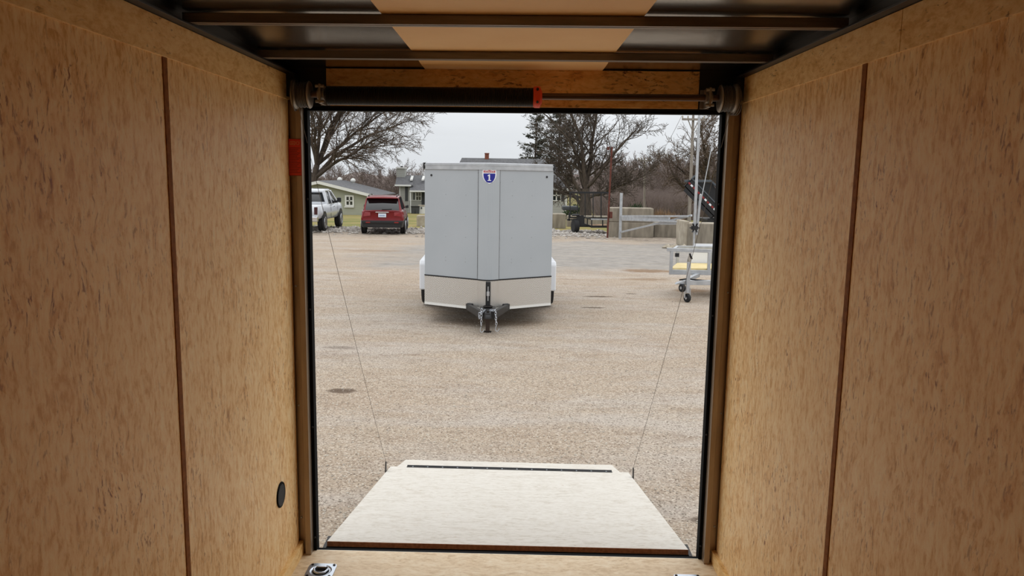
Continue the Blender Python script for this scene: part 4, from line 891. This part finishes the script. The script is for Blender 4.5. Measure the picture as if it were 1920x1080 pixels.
for u, a_, b_, yy in ((1109.5, 411, 425, -.3), (1130, 411, 425, -.3), (1101.5, 408.5, 422, .1), (1095, 407, 420, .5), (1145, 411, 425, -.3)): MB().bar(P(u, a_, UY+yy), P(u, b_, UY+yy), .05, .05, (0, 1, 0)).build('stake', M_BLACK, ub)
q = P(1080, 405); MB().hexa([P(1071.5, 405, UY-.1), P(1088, 405, UY-.1), P(1088, 405, UY+.3)+Vector((0, .5, 0)), P(1073, 405, UY+.3)+Vector((0, .5, 0)), P(1074, 402, UY-.1), P(1086, 402, UY-.1), P(1086, 402, UY+.4)+Vector((0, .5, 0)), P(1075, 402, UY+.4)+Vector((0, .5, 0))]).build('fender', M_BLACK, ub, .02)
MB().bar(P(1088, 404, UY), P(1089.5, 424, UY), .35, .03, (0, 1, 0)).build('fender_side', M_BLACK, ub)
z_ = gz(UY); x_ = P(1079, 420).x
MB().lathe([(-.11, .2), (-.12, .31), (-.09, .345), (.09, .345), (.12, .31), (.11, .2)], (x_, UY+.1, z_+.345), (1, .25, 0), 24).build('wheel', M_TIRE, ub)
MB().lathe([(-.11, .2), (-.12, .31), (-.09, .345), (.09, .345), (.12, .31), (.11, .2)], (x_+1.75, UY+.4, z_+.345), (1, .25, 0), 24).build('wheel', M_TIRE, ub)
MB().bar((x_, UY+.1, z_+.33), (x_+1.75, UY+.4, z_+.33), .06, .06).build('axle', M_BLACK, ub)
MB().hexa([P(1096, 422, UY+.5), P(1110, 425.5, UY-.25), P(1146, 426, UY-.25), P(1146, 421, UY+1.4)]+[p_+Vector((0, 0, .03)) for p_ in (P(1096, 422, UY+.5), P(1110, 425.5, UY-.25), P(1146, 426, UY-.25), P(1146, 421, UY+1.4))]).build('deck', M_BUSHB, ub)
MB().bar(P(1063, 412), P(1074, 412), .06, .06).build('tail_lamp_arm', M_BLACK, ub); MB().bar(P(1067, 414), P(1067, 399), .06, .06, (0, 1, 0)).build('corner_post', M_BLACK, ub)
MB().box((P(1059, 388).x, UY+1.6, P(1059, 397).z), (P(1090, 388).x, UY+2.6, P(1059, 389).z)).build('tool_box', M_SHUT, ub, .05)
# ================================================================== aluminium utility trailer at the right
AY = 14.3; at_ = empty('aluminium_utility_trailer', (px(1300, 545, AY).x, AY, gz(AY))); tag(at_, 'low aluminium utility trailer with pine deck and tongue jack, by the right door post', 'trailer')
def Q(u, v, dy=0): return px(u, v, AY+dy)
x0 = Q(1256, 480).x; x1 = x0+1.9; dep = 1.0; SH = .33
zt1 = Q(1290, 472).z; zdk = Q(1290, 506).z; zlo = Q(1290, 515).z
MB().bar((x0-.06, AY, zt1+.035), (x1, AY, zt1-.005), .05, .065).build('top_rail', M_ALU, at_, .004)
MB().bar((x0+SH, AY+dep, zt1+.0), (x1+SH, AY+dep, zt1+.0), .05, .05).build('top_rail', M_ALU, at_, .004)
MB().bar((x0+.02, AY, zt1), (x0+.02+SH, AY+dep, zt1+.0), .05, .05).build('top_rail', M_ALU, at_, .004)
for x in (x0+.03, x0+.74, x0+1.5):
    for yy, sh in ((0, 0), (dep, SH)): MB().bar((x+sh, AY+yy, zlo), (x+sh, AY+yy, zt1), .055, .055, (0, 1, 0)).build('stake', M_ALU, at_, .003)
MB().bar((x0, AY, (zdk+zlo)/2), (x1, AY, (zdk+zlo)/2), .05, zdk-zlo).build('frame_rail', M_ALU, at_, .004)
MB().bar((x0+SH, AY+dep, (zdk+zlo)/2), (x1+SH, AY+dep, (zdk+zlo)/2), .05, zdk-zlo).build('frame_rail', M_ALU, at_, .004)
for i in range(6):
    t0, t1 = (.03+i*.94/6), (.03+(i+1)*.94/6-.006); P_ = [(x0+.03+SH*t0, AY+dep*t0), (x1-.02+SH*t0, AY+dep*t0), (x1-.02+SH*t1, AY+dep*t1), (x0+.03+SH*t1, AY+dep*t1)]
    MB().hexa([(a_, b_, zdk-.01) for a_, b_ in P_]+[(a_, b_, zdk+.028) for a_, b_ in P_]).build('plank', M_DECKW, at_, .003)
MB().bar((x0+.13, AY-.55, zlo-.075), (x1, AY-.55, zlo-.06), .09, .085).build('tongue', M_ALU, at_, .004)
MB().bar((x0+.16, AY-.53, zlo-.07), (x0+.55, AY, zlo+.0), .07, .07).build('tongue_brace', M_ALU, at_, .004)
MB().hexa([(x0+.0, AY-.60, zlo-.11), (x0+.22, AY-.60, zlo-.11), (x0+.22, AY-.5, zlo-.11), (x0+.0, AY-.5, zlo-.11), (x0+.03, AY-.60, zlo-.075), (x0+.22, AY-.60, zlo-.02), (x0+.22, AY-.5, zlo-.02), (x0+.03, AY-.5, zlo-.075)]).build('coupler', M_ALU, at_, .01)
jx = x0+.22; jy = AY-.63
MB().box((jx-.03, jy-.03, gz(jy)+.17), (jx+.03, jy+.03, zt1-.12)).build('jack_tube', M_ALU, at_, .004)
MB().lathe([(0, .035), (.05, .03), (.10, .012), (.14, .01)], (jx, jy, zt1-.12), (0, 0, 1), 10).build('jack_head', M_CAST, at_)
MB().tube([(jx+.05, jy, zt1-.07), (jx+.0, jy-.02, zt1+.03)], .016, 8).build('jack_handle', M_BLACK, at_)
for nm, dx, zc, R_ in (('jack_wheel', 0, gz(jy)+.078, .078), ('spare_wheel', -.10, gz(jy)+.26, .075)):
    o = MB().lathe([(-.025, R_*.6), (-.03, R_*.9), (-.02, R_), (.02, R_), (.03, R_*.9), (.025, R_*.6)], (jx+dx-.0, jy, zc), (1, .5, 0), 18).build(nm, M_TIRE, at_)
    MB().lathe([(-.033, R_*.35), (.033, R_*.35)], (jx+dx, jy, zc), (1, .5, 0), 10).build('hub', M_ZINC, o)
MB().bar((jx-.05, jy, gz(jy)+.25), (jx-.05, jy, gz(jy)+.08), .012, .05, (0, 1, 0)).build('caster_fork', M_ZINC, at_); MB().bar((jx+.045, jy, gz(jy)+.25), (jx+.045, jy, gz(jy)+.08), .012, .05, (0, 1, 0)).build('caster_fork', M_ZINC, at_)
MB().bar((jx-.10, jy+.02, zlo-.09), (jx-.10, jy+.02, gz(jy)+.27), .03, .03, (0, 1, 0)).build('wheel_arm', M_ZINC, at_)
MB().tube([(jx-.14, AY-.55, zlo-.03), (jx-.02, AY-.62, zlo-.0), (jx+.15, AY-.58, zlo-.02), (jx+.5, AY-.5, zlo-.05)], .012, 6).build('wiring', M_RUB, at_)
MB().box((x0+.10, AY-.02, zt1-.10), (x0+.17, AY+.03, zt1-.03)).build('marker_lamp', M_BLACK, at_)
MB().hexa([(x0+.62, AY+1.02, zdk+.03), (x1+.3, AY+1.02, zdk+.03), (x1+.3, AY+1.05, zdk+.03), (x0+.62, AY+1.05, zdk+.03), (x0+.70, AY+1.02, zt1+.07), (x1+.3, AY+1.02, zt1+.07), (x1+.3, AY+1.05, zt1+.07), (x0+.70, AY+1.05, zt1+.07)]).build('white_panel', M_WHITE, at_, label='white side panel')
for k in (0, 1):
    yw = AY-.12 if k == 0 else AY+dep+.12
    o = MB().lathe([(-.07, .14), (-.075, .22), (-.05, .245), (.05, .245), (.075, .22), (.07, .14)], (x1-.55+SH*k, yw, gz(yw)+.245), (0, 1, 0), 24).build('wheel', M_TIRE, at_)
    MB().lathe([(-.04, .14), (.076, .14), (.05, .05)], (x1-.55+SH*k, yw, gz(yw)+.245), (0, -1 if k == 0 else 1, 0), 20).build('rim', M_ALU, o)
# ================================================================== utility poles
def upole(u0, v0, u1, v1, Y, r, arm, lab):
    b_ = px(u0, v0, Y); zg = gz(Y); t = px(u1, v1, Y); o = empty('utility_pole', (b_.x, Y, zg)); tag(o, lab, 'utility pole', 'utility poles')
    MB().tube([(b_.x, Y, zg), t], [r*1.25, r*.8], 10).build('pole', M_POLE, o)
    c_ = t-Vector((0, 0, .25)); MB().bar(c_-Vector((arm, .12, 0)), c_+Vector((arm, -.12, 0)), .10, .12).build('crossarm', M_POLE, o)
    for s in (-1, 1): MB().bar(c_+Vector((s*arm*.45, -.1, -.05)), c_+Vector((0, -.1, -.75)), .05, .03, (0, 1, 0)).build('arm_brace', M_POLE, o)
    for s in (-.92, -.45, .45, .92): MB().lathe([(0, .03), (.1, .045), (.16, .02)], c_+Vector((arm*s, 0, .06)), (0, 0, 1), 8).build('insulator', M_CONCT, o)
    return c_
w1 = upole(1293, 395, 1300, 216, 46, .09, .68, 'tall weathered utility pole with crossarm beside the pale mast')
w2 = upole(1209, 388, 1208.5, 295, 59, .085, .5, 'smaller far utility pole with crossarm, in front of the distant wood')
for s, lab in ((-.68, 'left'), (.68, 'right')):
    a_ = w1+Vector((s, 0, .2)); b_ = w2+Vector((s*.7, 0, .2))
    tag(MB().tube([a_.lerp(b_, t/16)-Vector((0, 0, 1.2*math.sin(PI*t/16))) for t in range(17)], .010, 4).build('overhead_wire', M_CABLE), 'thin overhead wire between the two utility poles, from the %s crossarm end' % lab, 'wire', 'overhead wires')
# ================================================================== trees
def orth(d, rng):
    v = Vector((rng.uniform(-1, 1), rng.uniform(-1, 1), rng.uniform(-1, 1))); v = v-d*v.dot(d); return v.normalized() if v.length > 1e-4 else d.orthogonal().normalized()
def grow(rng, spec, base, d0, ln, r, lv, paths):
    """spec[lv] = (segments, wander, lift, children, child angle, child length ratio, start)"""
    sg, wan, lift, nch, ang, rat, st_ = spec[lv]
    p = Vector(base); d = Vector(d0).normalized(); pts = [p.copy()]; rad = [r]; dirs = [d.copy()]
    rend = r*(.45 if lv < 1 else .16 if lv == 1 else .3)
    for i in range(sg):
        d = (d+orth(d, rng)*wan+Vector((0, 0, lift))).normalized(); p = p+d*(ln/sg); pts.append(p.copy()); dirs.append(d.copy()); rad.append(r+(rend-r)*(i+1)/sg)
    paths[min(lv, 3)].append((pts, [max(q, RMIN[0]) for q in rad]))
    if lv+1 >= len(spec): return
    for k in range(nch):
        t = st_+(1-st_)*(k+rng.random()*.8)/nch; f = t*sg; i = min(int(f), sg-1); q = pts[i].lerp(pts[i+1], f-i)
        dd_ = dirs[i+1]; a = ang*rng.uniform(.65, 1.25); o = orth(dd_, rng)
        nd = dd_*math.cos(a)+o*math.sin(a)
        rr = (rad[i]*(1-(f-i))+rad[i+1]*(f-i))
        grow(rng, spec, q, nd, ln*rat*rng.uniform(.6, 1.15)*(1.15-.5*t), rr*.54, lv+1, paths)
RMIN = [.012]
def bare_tree(seed, spec, h, r, rmin, limbs=None, sides=(8, 5, 3, 3)):
    rng = random.Random(seed); RMIN[0] = rmin; paths = {0: [], 1: [], 2: [], 3: []}
    if limbs is None: grow(rng, spec, (0, 0, 0), (rng.uniform(-.05, .05), rng.uniform(-.05, .05), 1), h, r, 0, paths)
    else:
        tp_, lm = limbs; paths[0].append((tp_, [r*(1-.35*i/(len(tp_)-1)) for i in range(len(tp_))]))
        for (i, d, ln, rr) in lm: grow(rng, spec, tp_[i], Vector(d), ln, rr, 1, paths)
    a, b = MB(), MB()
    for l in (0, 1):
        for pt, rd in paths[l]: a.tube(pt, rd, sides[l], False)
    for l in (2, 3):
        for pt, rd in paths[l]: b.tube(pt, rd, 3, False)
    return a, b
def put_tree(name, ab, x, Y, lab, group, m0=M_BARK, m1=M_BARKL, rz=0, sc=1):
    o = empty(name, (0, 0, 0)); tag(o, lab, 'tree', group)
    ab[0].build('trunk', m0, o); ab[1].build('twigs', m1, o, kind='stuff')
    o.location = (x, Y, gz(Y)-.1); o.rotation_euler = (0, 0, rz); o.scale = (sc, sc, sc); return o
S1 = [(6, .12, .02, 8, .75, .62, .3), (8, .16, .03, 9, .65, .55, .2), (6, .22, .035, 8, .6, .55, .1), (5, .28, .03, 6, .65, .6, .1), (4, .3, .02, 0, 0, 0, 0)]
# big spreading tree at the left, behind the garage
TYL = 76; bx_ = px(586, 395, TYL).x
def arc(pts_): return [Vector(p_) for p_ in pts_]
tl = arc([(0, 0, 0), (.1, 0, 2.0), (.25, 0, 3.3), (.5, .1, 4.6)])
LS = [(6, .12, .02, 8, .75, .62, .3), (12, .10, -.03, 14, .55, .48, .15), (7, .2, .0, 10, .6, .5, .08), (5, .25, .0, 8, .6, .55, .1), (4, .3, .0, 0, 0, 0, 0)]
lm = [(2, (1.0, -.2, .62), 10.5, .20), (2, (1.0, .2, .95), 11.8, .22), (3, (.7, -.1, 1.1), 12.5, .22), (3, (.45, .2, 1.3), 12.5, .22), (3, (.15, -.2, 1.4), 11.5, .22), (3, (-.3, 0, 1.2), 11, .2), (2, (-.8, .2, .9), 9, .2), (3, (.3, -.7, 1.1), 9, .18), (3, (.9, .5, 1.0), 10.5, .2)]
LSL = LS
put_tree('bare_tree', bare_tree(7, LSL, 0, .42, .015, (tl, lm)), bx_, TYL, 'huge bare tree arching over the pale green garage at the left', None)
# broad bare tree right of the trailer
TYM = 52; p = px(1098, 400, TYM)
S2 = [(5, .1, .0, 10, .8, .62, .25), (9, .17, .03, 12, .72, .48, .12), (6, .24, .03, 8, .75, .52, .08), (5, .3, .03, 6, .75, .6, .1), (4, .3, .02, 0, 0, 0, 0)]
tm = arc([(0, 0, 0), (.0, 0, .9), (-.05, 0, 1.7), (-.1, 0, 2.4)])
lm = [(1, (-1, .1, .75), 4.2, .13), (2, (-.8, -.3, 1.3), 5.2, .15), (3, (-.35, .2, 1.6), 6.6, .17), (3, (.05, -.1, 1.6), 7.0, .18), (3, (.5, .2, 1.5), 7.0, .18), (3, (1.0, -.1, 1.15), 5.8, .15), (2, (1.2, .2, .6), 4.8, .12), (2, (1.0, -.4, .22), 3.8, .09), (2, (-1.0, .5, .4), 4.2, .11), (3, (.3, .8, 1.2), 5.5, .13)]
put_tree('bare_tree', bare_tree(11, S2, 0, .46, .012, (tm, lm)), p.x, TYM, 'broad dark bare tree standing behind the black utility trailer', None, M_BARK, M_BARK)
# right tree, behind the utility pole
TYR = 56; p = px(1325, 392, TYR)
tm = arc([(0, 0, 0), (.1, 0, 1.2), (.1, 0, 2.2)])
lm = [(1, (-1, 0, .8), 4.6, .15), (2, (-.6, .2, 1.4), 5.2, .17), (2, (0, 0, 1.5), 6.0, .2), (2, (.6, .1, 1.3), 6.0, .17), (1, (1, -.2, .9), 5.0, .15), (2, (-1.0, -.3, .9), 4.6, .13), (2, (.2, .9, 1.0), 5, .14)]
put_tree('bare_tree', bare_tree(23, S2, 0, .34, .012, (tm, lm)), p.x, TYR, 'bare tree behind the tipped dump trailer and the tall pole', None, M_BARK, M_BARKL)
# far wood
S3 = [(5, .1, .03, 14, .75, .62, .03), (6, .18, .05, 8, .6, .55, .05), (4, .25, .05, 6, .6, .6, .1), (3, .3, .03, 0, 0, 0, 0)]
protos = []
for i in range(4):
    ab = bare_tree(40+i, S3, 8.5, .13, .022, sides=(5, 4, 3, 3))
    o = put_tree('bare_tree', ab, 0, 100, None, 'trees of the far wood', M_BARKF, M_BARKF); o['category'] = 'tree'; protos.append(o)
rng = random.Random(5); used = set(); FAR = []
def far(u, Y, h, lab, grp):
    i = rng.randrange(4); x = px(u, 380, Y).x; s = h/11.0
    if i not in used: used.add(i); o = protos[i]
    else: o = copy_tree(protos[i])
    o.location = (x, Y, gz(Y)-.1); o.rotation_euler = (0, 0, rng.uniform(0, 6.28)); o.scale = (s*rng.uniform(1.0, 1.3), s*1.1, s); o['label'] = lab; o['group'] = grp
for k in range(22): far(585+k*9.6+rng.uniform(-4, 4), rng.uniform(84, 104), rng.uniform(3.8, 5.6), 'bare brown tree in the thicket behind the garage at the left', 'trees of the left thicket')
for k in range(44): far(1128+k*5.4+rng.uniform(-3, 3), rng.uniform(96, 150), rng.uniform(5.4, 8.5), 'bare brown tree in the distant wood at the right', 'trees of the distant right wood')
for k in range(8): far(1010+k*20, rng.uniform(84, 100), rng.uniform(5.5, 7), 'small bare tree between the long house and the broad tree', 'trees beside the long house')
for i, o in enumerate(protos):
    if i not in used:
        far(1290, 110, 6, 'bare brown tree in the distant wood at the right', 'trees of the distant right wood')
# distant wooded rise closing the horizon
rs = MB(); n = 60; vs = []
for i in range(n+1):
    x = -180+360*i/n; hgt = (3.2 if x < 15 else 5.2)+.9*math.sin(i*.9)+.7*math.sin(i*2.3+1)
    vs += [(x, 205+4*math.sin(i), -2.2), (x, 215+4*math.sin(i), hgt*.75-2.1), (x, 232, hgt-2.1), (x, 300, -2.2)]
rs.add(vs, [(i*4+k, (i+1)*4+k, (i+1)*4+k+1, i*4+k+1) for i in range(n) for k in range(3)], True)
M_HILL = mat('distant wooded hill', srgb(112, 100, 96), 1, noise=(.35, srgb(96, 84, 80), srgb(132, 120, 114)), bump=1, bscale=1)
tag(rs.build('wooded_hill', M_HILL), kind='structure')
# undergrowth on the ground of the wood
def undergrowth(name, seed, n, u0, u1, y0, y1, h, lab):
    r = random.Random(seed); f = MB()
    for i in range(n):
        Y = r.uniform(y0, y1); x = px(r.uniform(u0, u1), 380, Y).x; b0 = Vector((x, Y, gz(Y)-.05)); d = Vector((r.gauss(0, .35), r.gauss(0, .2), 1)).normalized(); L_ = h*r.uniform(.4, 1.1)
        sd = Vector((1, r.gauss(0, .5), 0)).normalized(); w_ = r.uniform(.012, .03); n0 = len(f.v); m_ = b0+d*L_*.5+sd*r.gauss(0, .12)
        f.v += [b0-sd*w_, b0+sd*w_, m_+sd*w_*.7, m_-sd*w_*.7, b0+d*L_+sd*r.gauss(0, .3)]; f.f += [[n0, n0+1, n0+2, n0+3], [n0+3, n0+2, n0+4]]; f.sm += [False, False]
        for q in range(3):
            t = r.uniform(.3, 1); p_ = b0+d*L_*t; e = p_+Vector((r.gauss(0, .35), r.gauss(0, .2), r.uniform(.1, .6))); n0 = len(f.v)
            f.v += [p_-Vector((0, 0, .012)), p_+Vector((0, 0, .012)), e]; f.f.append([n0, n0+1, n0+2]); f.sm.append(False)
    tag(f.build(name, M_BARKF), lab, 'brush', None, 'stuff')
undergrowth('wood_undergrowth', 61, 14000, 1118, 1380, 62, 100, 2.6, 'dense grey-brown undergrowth of the wood behind the right concrete blocks')
undergrowth('thicket_undergrowth', 62, 4000, 560, 800, 82, 96, 2.6, 'dense grey-brown thicket behind the green garage roof')
# conifers
def conifer(seed, h, R0, lab, x, Y, lean=0):
    rng = random.Random(seed); o = empty('conifer', (0, 0, 0)); tag(o, lab, 'tree', 'conifers')
    t = MB().tube([(0, 0, 0), (lean*.5, 0, h*.5), (lean, 0, h)], [.20, .12, .02], 8); f = MB()
    for j in range(int(h*17)):
        z = h*(.12+.86*rng.random()**1.1); k = 1-z/h; a = rng.uniform(0, 2*PI); L_ = R0*(k**.8)*rng.uniform(.35, 1.15)+.15; c_, s_ = math.cos(a), math.sin(a); bx0 = lean*z/h
        b0 = Vector((bx0, 0, z)); e = rng.uniform(-.25, .35); mid_ = b0+Vector((c_*L_*.55, s_*L_*.55, e*L_*.4)); tip = b0+Vector((c_*L_, s_*L_, e*L_+rng.uniform(-.1, .25)))
        t.tube([b0, mid_, tip], [.03, .02, .008], 3, False)
        nc = 2+int(L_*2.2)
        for c2 in range(nc):
            u = .25+.75*(c2+rng.random())/nc; cc = (b0.lerp(mid_, u/.55) if u < .55 else mid_.lerp(tip, min(1, (u-.55)/.45)))+Vector((rng.gauss(0, .12), rng.gauss(0, .12), rng.gauss(-.05, .08)))
            for q in range(9):
                pp_ = cc+Vector((rng.gauss(0, .10), rng.gauss(0, .10), rng.gauss(0, .06)))
                d = Vector((c_+rng.gauss(0, .7), s_+rng.gauss(0, .7), rng.gauss(.1, .45))).normalized()*rng.uniform(.10, .26); w_ = orth(d.normalized(), rng)*.035
                n0 = len(f.v); f.v += [pp_-w_*1.4, pp_+w_*1.4, pp_+d*1.3]; f.f.append([n0, n0+1, n0+2]); f.sm.append(False)
    t.build('trunk', M_BARK, o); f.build('needles', M_NEEDLE, o, kind='stuff'); o.location = (x, Y, gz(Y)-.1)
conifer(3, 11.6, 3.9, 'dark ragged conifer rising behind the right end of the grey trailer', px(1000, 390, 88).x, 88, lean=.2)
conifer(4, 15.0, 4.0, 'taller dark conifer just right of the grey trailer, behind the broad bare tree', px(1046, 390, 86).x, 86)
# bushes
def bush(name, u, v, Y, wdt, hgt, lab, m, seed, twig=False):
    rng = random.Random(seed); o = empty(name, (0, 0, 0)); tag(o, lab, 'bush'); f = MB(); st_ = MB()
    for i in range(900):
        a = rng.uniform(0, 2*PI); e = math.acos(rng.uniform(0, 1)); r_ = rng.uniform(.3, 1)**.4
        q = Vector((math.cos(a)*math.sin(e)*wdt/2*r_, math.sin(a)*math.sin(e)*wdt/2*r_, math.cos(e)*hgt*r_*rng.uniform(.8, 1.1)))
        d = (q+Vector((rng.gauss(0, .2), rng.gauss(0, .2), rng.uniform(0, .5)))).normalized()*(.35 if twig else .18)
        w_ = orth(d.normalized(), rng)*(.014 if twig else .05); n0 = len(f.v); f.v += [q-w_, q+w_, q+d]; f.f.append([n0, n0+1, n0+2]); f.sm.append(False)
        if i < 60: st_.tube([(0, 0, 0), q*.5+Vector((0, 0, .1)), q], [.02, .012, .006], 3, False)
    f.build('brush' if twig else 'leaves', m, o, kind='stuff'); st_.build('stems', M_BARKL, o); o.location = (px(u, v, Y).x, Y, gz(Y)-.03)
bush('dry_shrub', 1243, 400, 40, 1.5, 1.0, 'rounded dry brown shrub behind the upper gate rail', M_BUSHB, 1, True)
bush('dry_shrub', 1262, 400, 44, 1.2, .7, 'smaller dry shrub right of the rounded brown one', M_BUSHB, 2, True)
bush('dry_shrub', 1182, 390, 44, 1.0, .95, 'dry brown tuft above the stacked concrete blocks', M_BUSHB, 3, True)
bush('green_bush', 1196, 388, 60, 2.0, 1.3, 'dark green bush above the stacked concrete blocks', M_BUSHG, 4)
bush('green_bush', 1080, 395, 60, 2.2, 1.1, 'dark bush seen through the raised mesh gate', M_BUSHG, 5)
# ================================================================== loose stones
def stones(name, n, rng, region, smin, smax, m, lab):
    f = MB(); base = [Vector(v) for v in ((1, 0, 0), (-1, 0, 0), (0, 1, 0), (0, -1, 0), (0, 0, 1), (0, 0, -1))]; fc = [(0, 2, 4), (2, 1, 4), (1, 3, 4), (3, 0, 4), (2, 0, 5), (1, 2, 5), (3, 1, 5), (0, 3, 5)]
    for i in range(n):
        x, y = region(rng); s = rng.uniform(smin, smax)*rng.uniform(.6, 1.2); a = rng.uniform(0, PI); ca, sa = math.cos(a), math.sin(a); sx_, sy_, sz_ = s*rng.uniform(.7, 1.3), s*rng.uniform(.7, 1.3), s*rng.uniform(.4, .8)
        n0 = len(f.v); z = gz(y)+sz_*.35
        for b in base:
            bx, by, bz = b.x*sx_*rng.uniform(.8, 1.2), b.y*sy_*rng.uniform(.8, 1.2), b.z*sz_
            f.v.append(Vector((x+bx*ca-by*sa, y+bx*sa+by*ca, z+bz)))
        for q in fc: f.f.append([n0+k for k in q]); f.sm.append(False)
    o = f.build(name, m); tag(o, lab, 'gravel', None, 'stuff')
def reg1(r):
    y = 3.6+13*(r.random()**1.5); return (r.uniform(-1, 1)*(.45*y+.3), y)
stones('loose_gravel', 15000, random.Random(1), reg1, .004, .011, M_STONE, 'loose gravel stones strewn over the yard')
def reg2(r):
    y = r.uniform(34.5, 39.5)-abs(r.gauss(0, 1)); return (r.uniform(-11, 4.5), y)
stones('stone_rubble', 3500, random.Random(2), reg2, .03, .11, M_RUBBLE, 'grey stone rubble along the grass edge behind the cars')
def reg3(r): return (px(1268, 463, 27.4).x+r.gauss(0, .3), 27.4+r.gauss(0, .15))
stones('broken_concrete', 30, random.Random(3), reg3, .06, .2, M_CONCT, 'broken concrete lumps at the foot of the big right block')
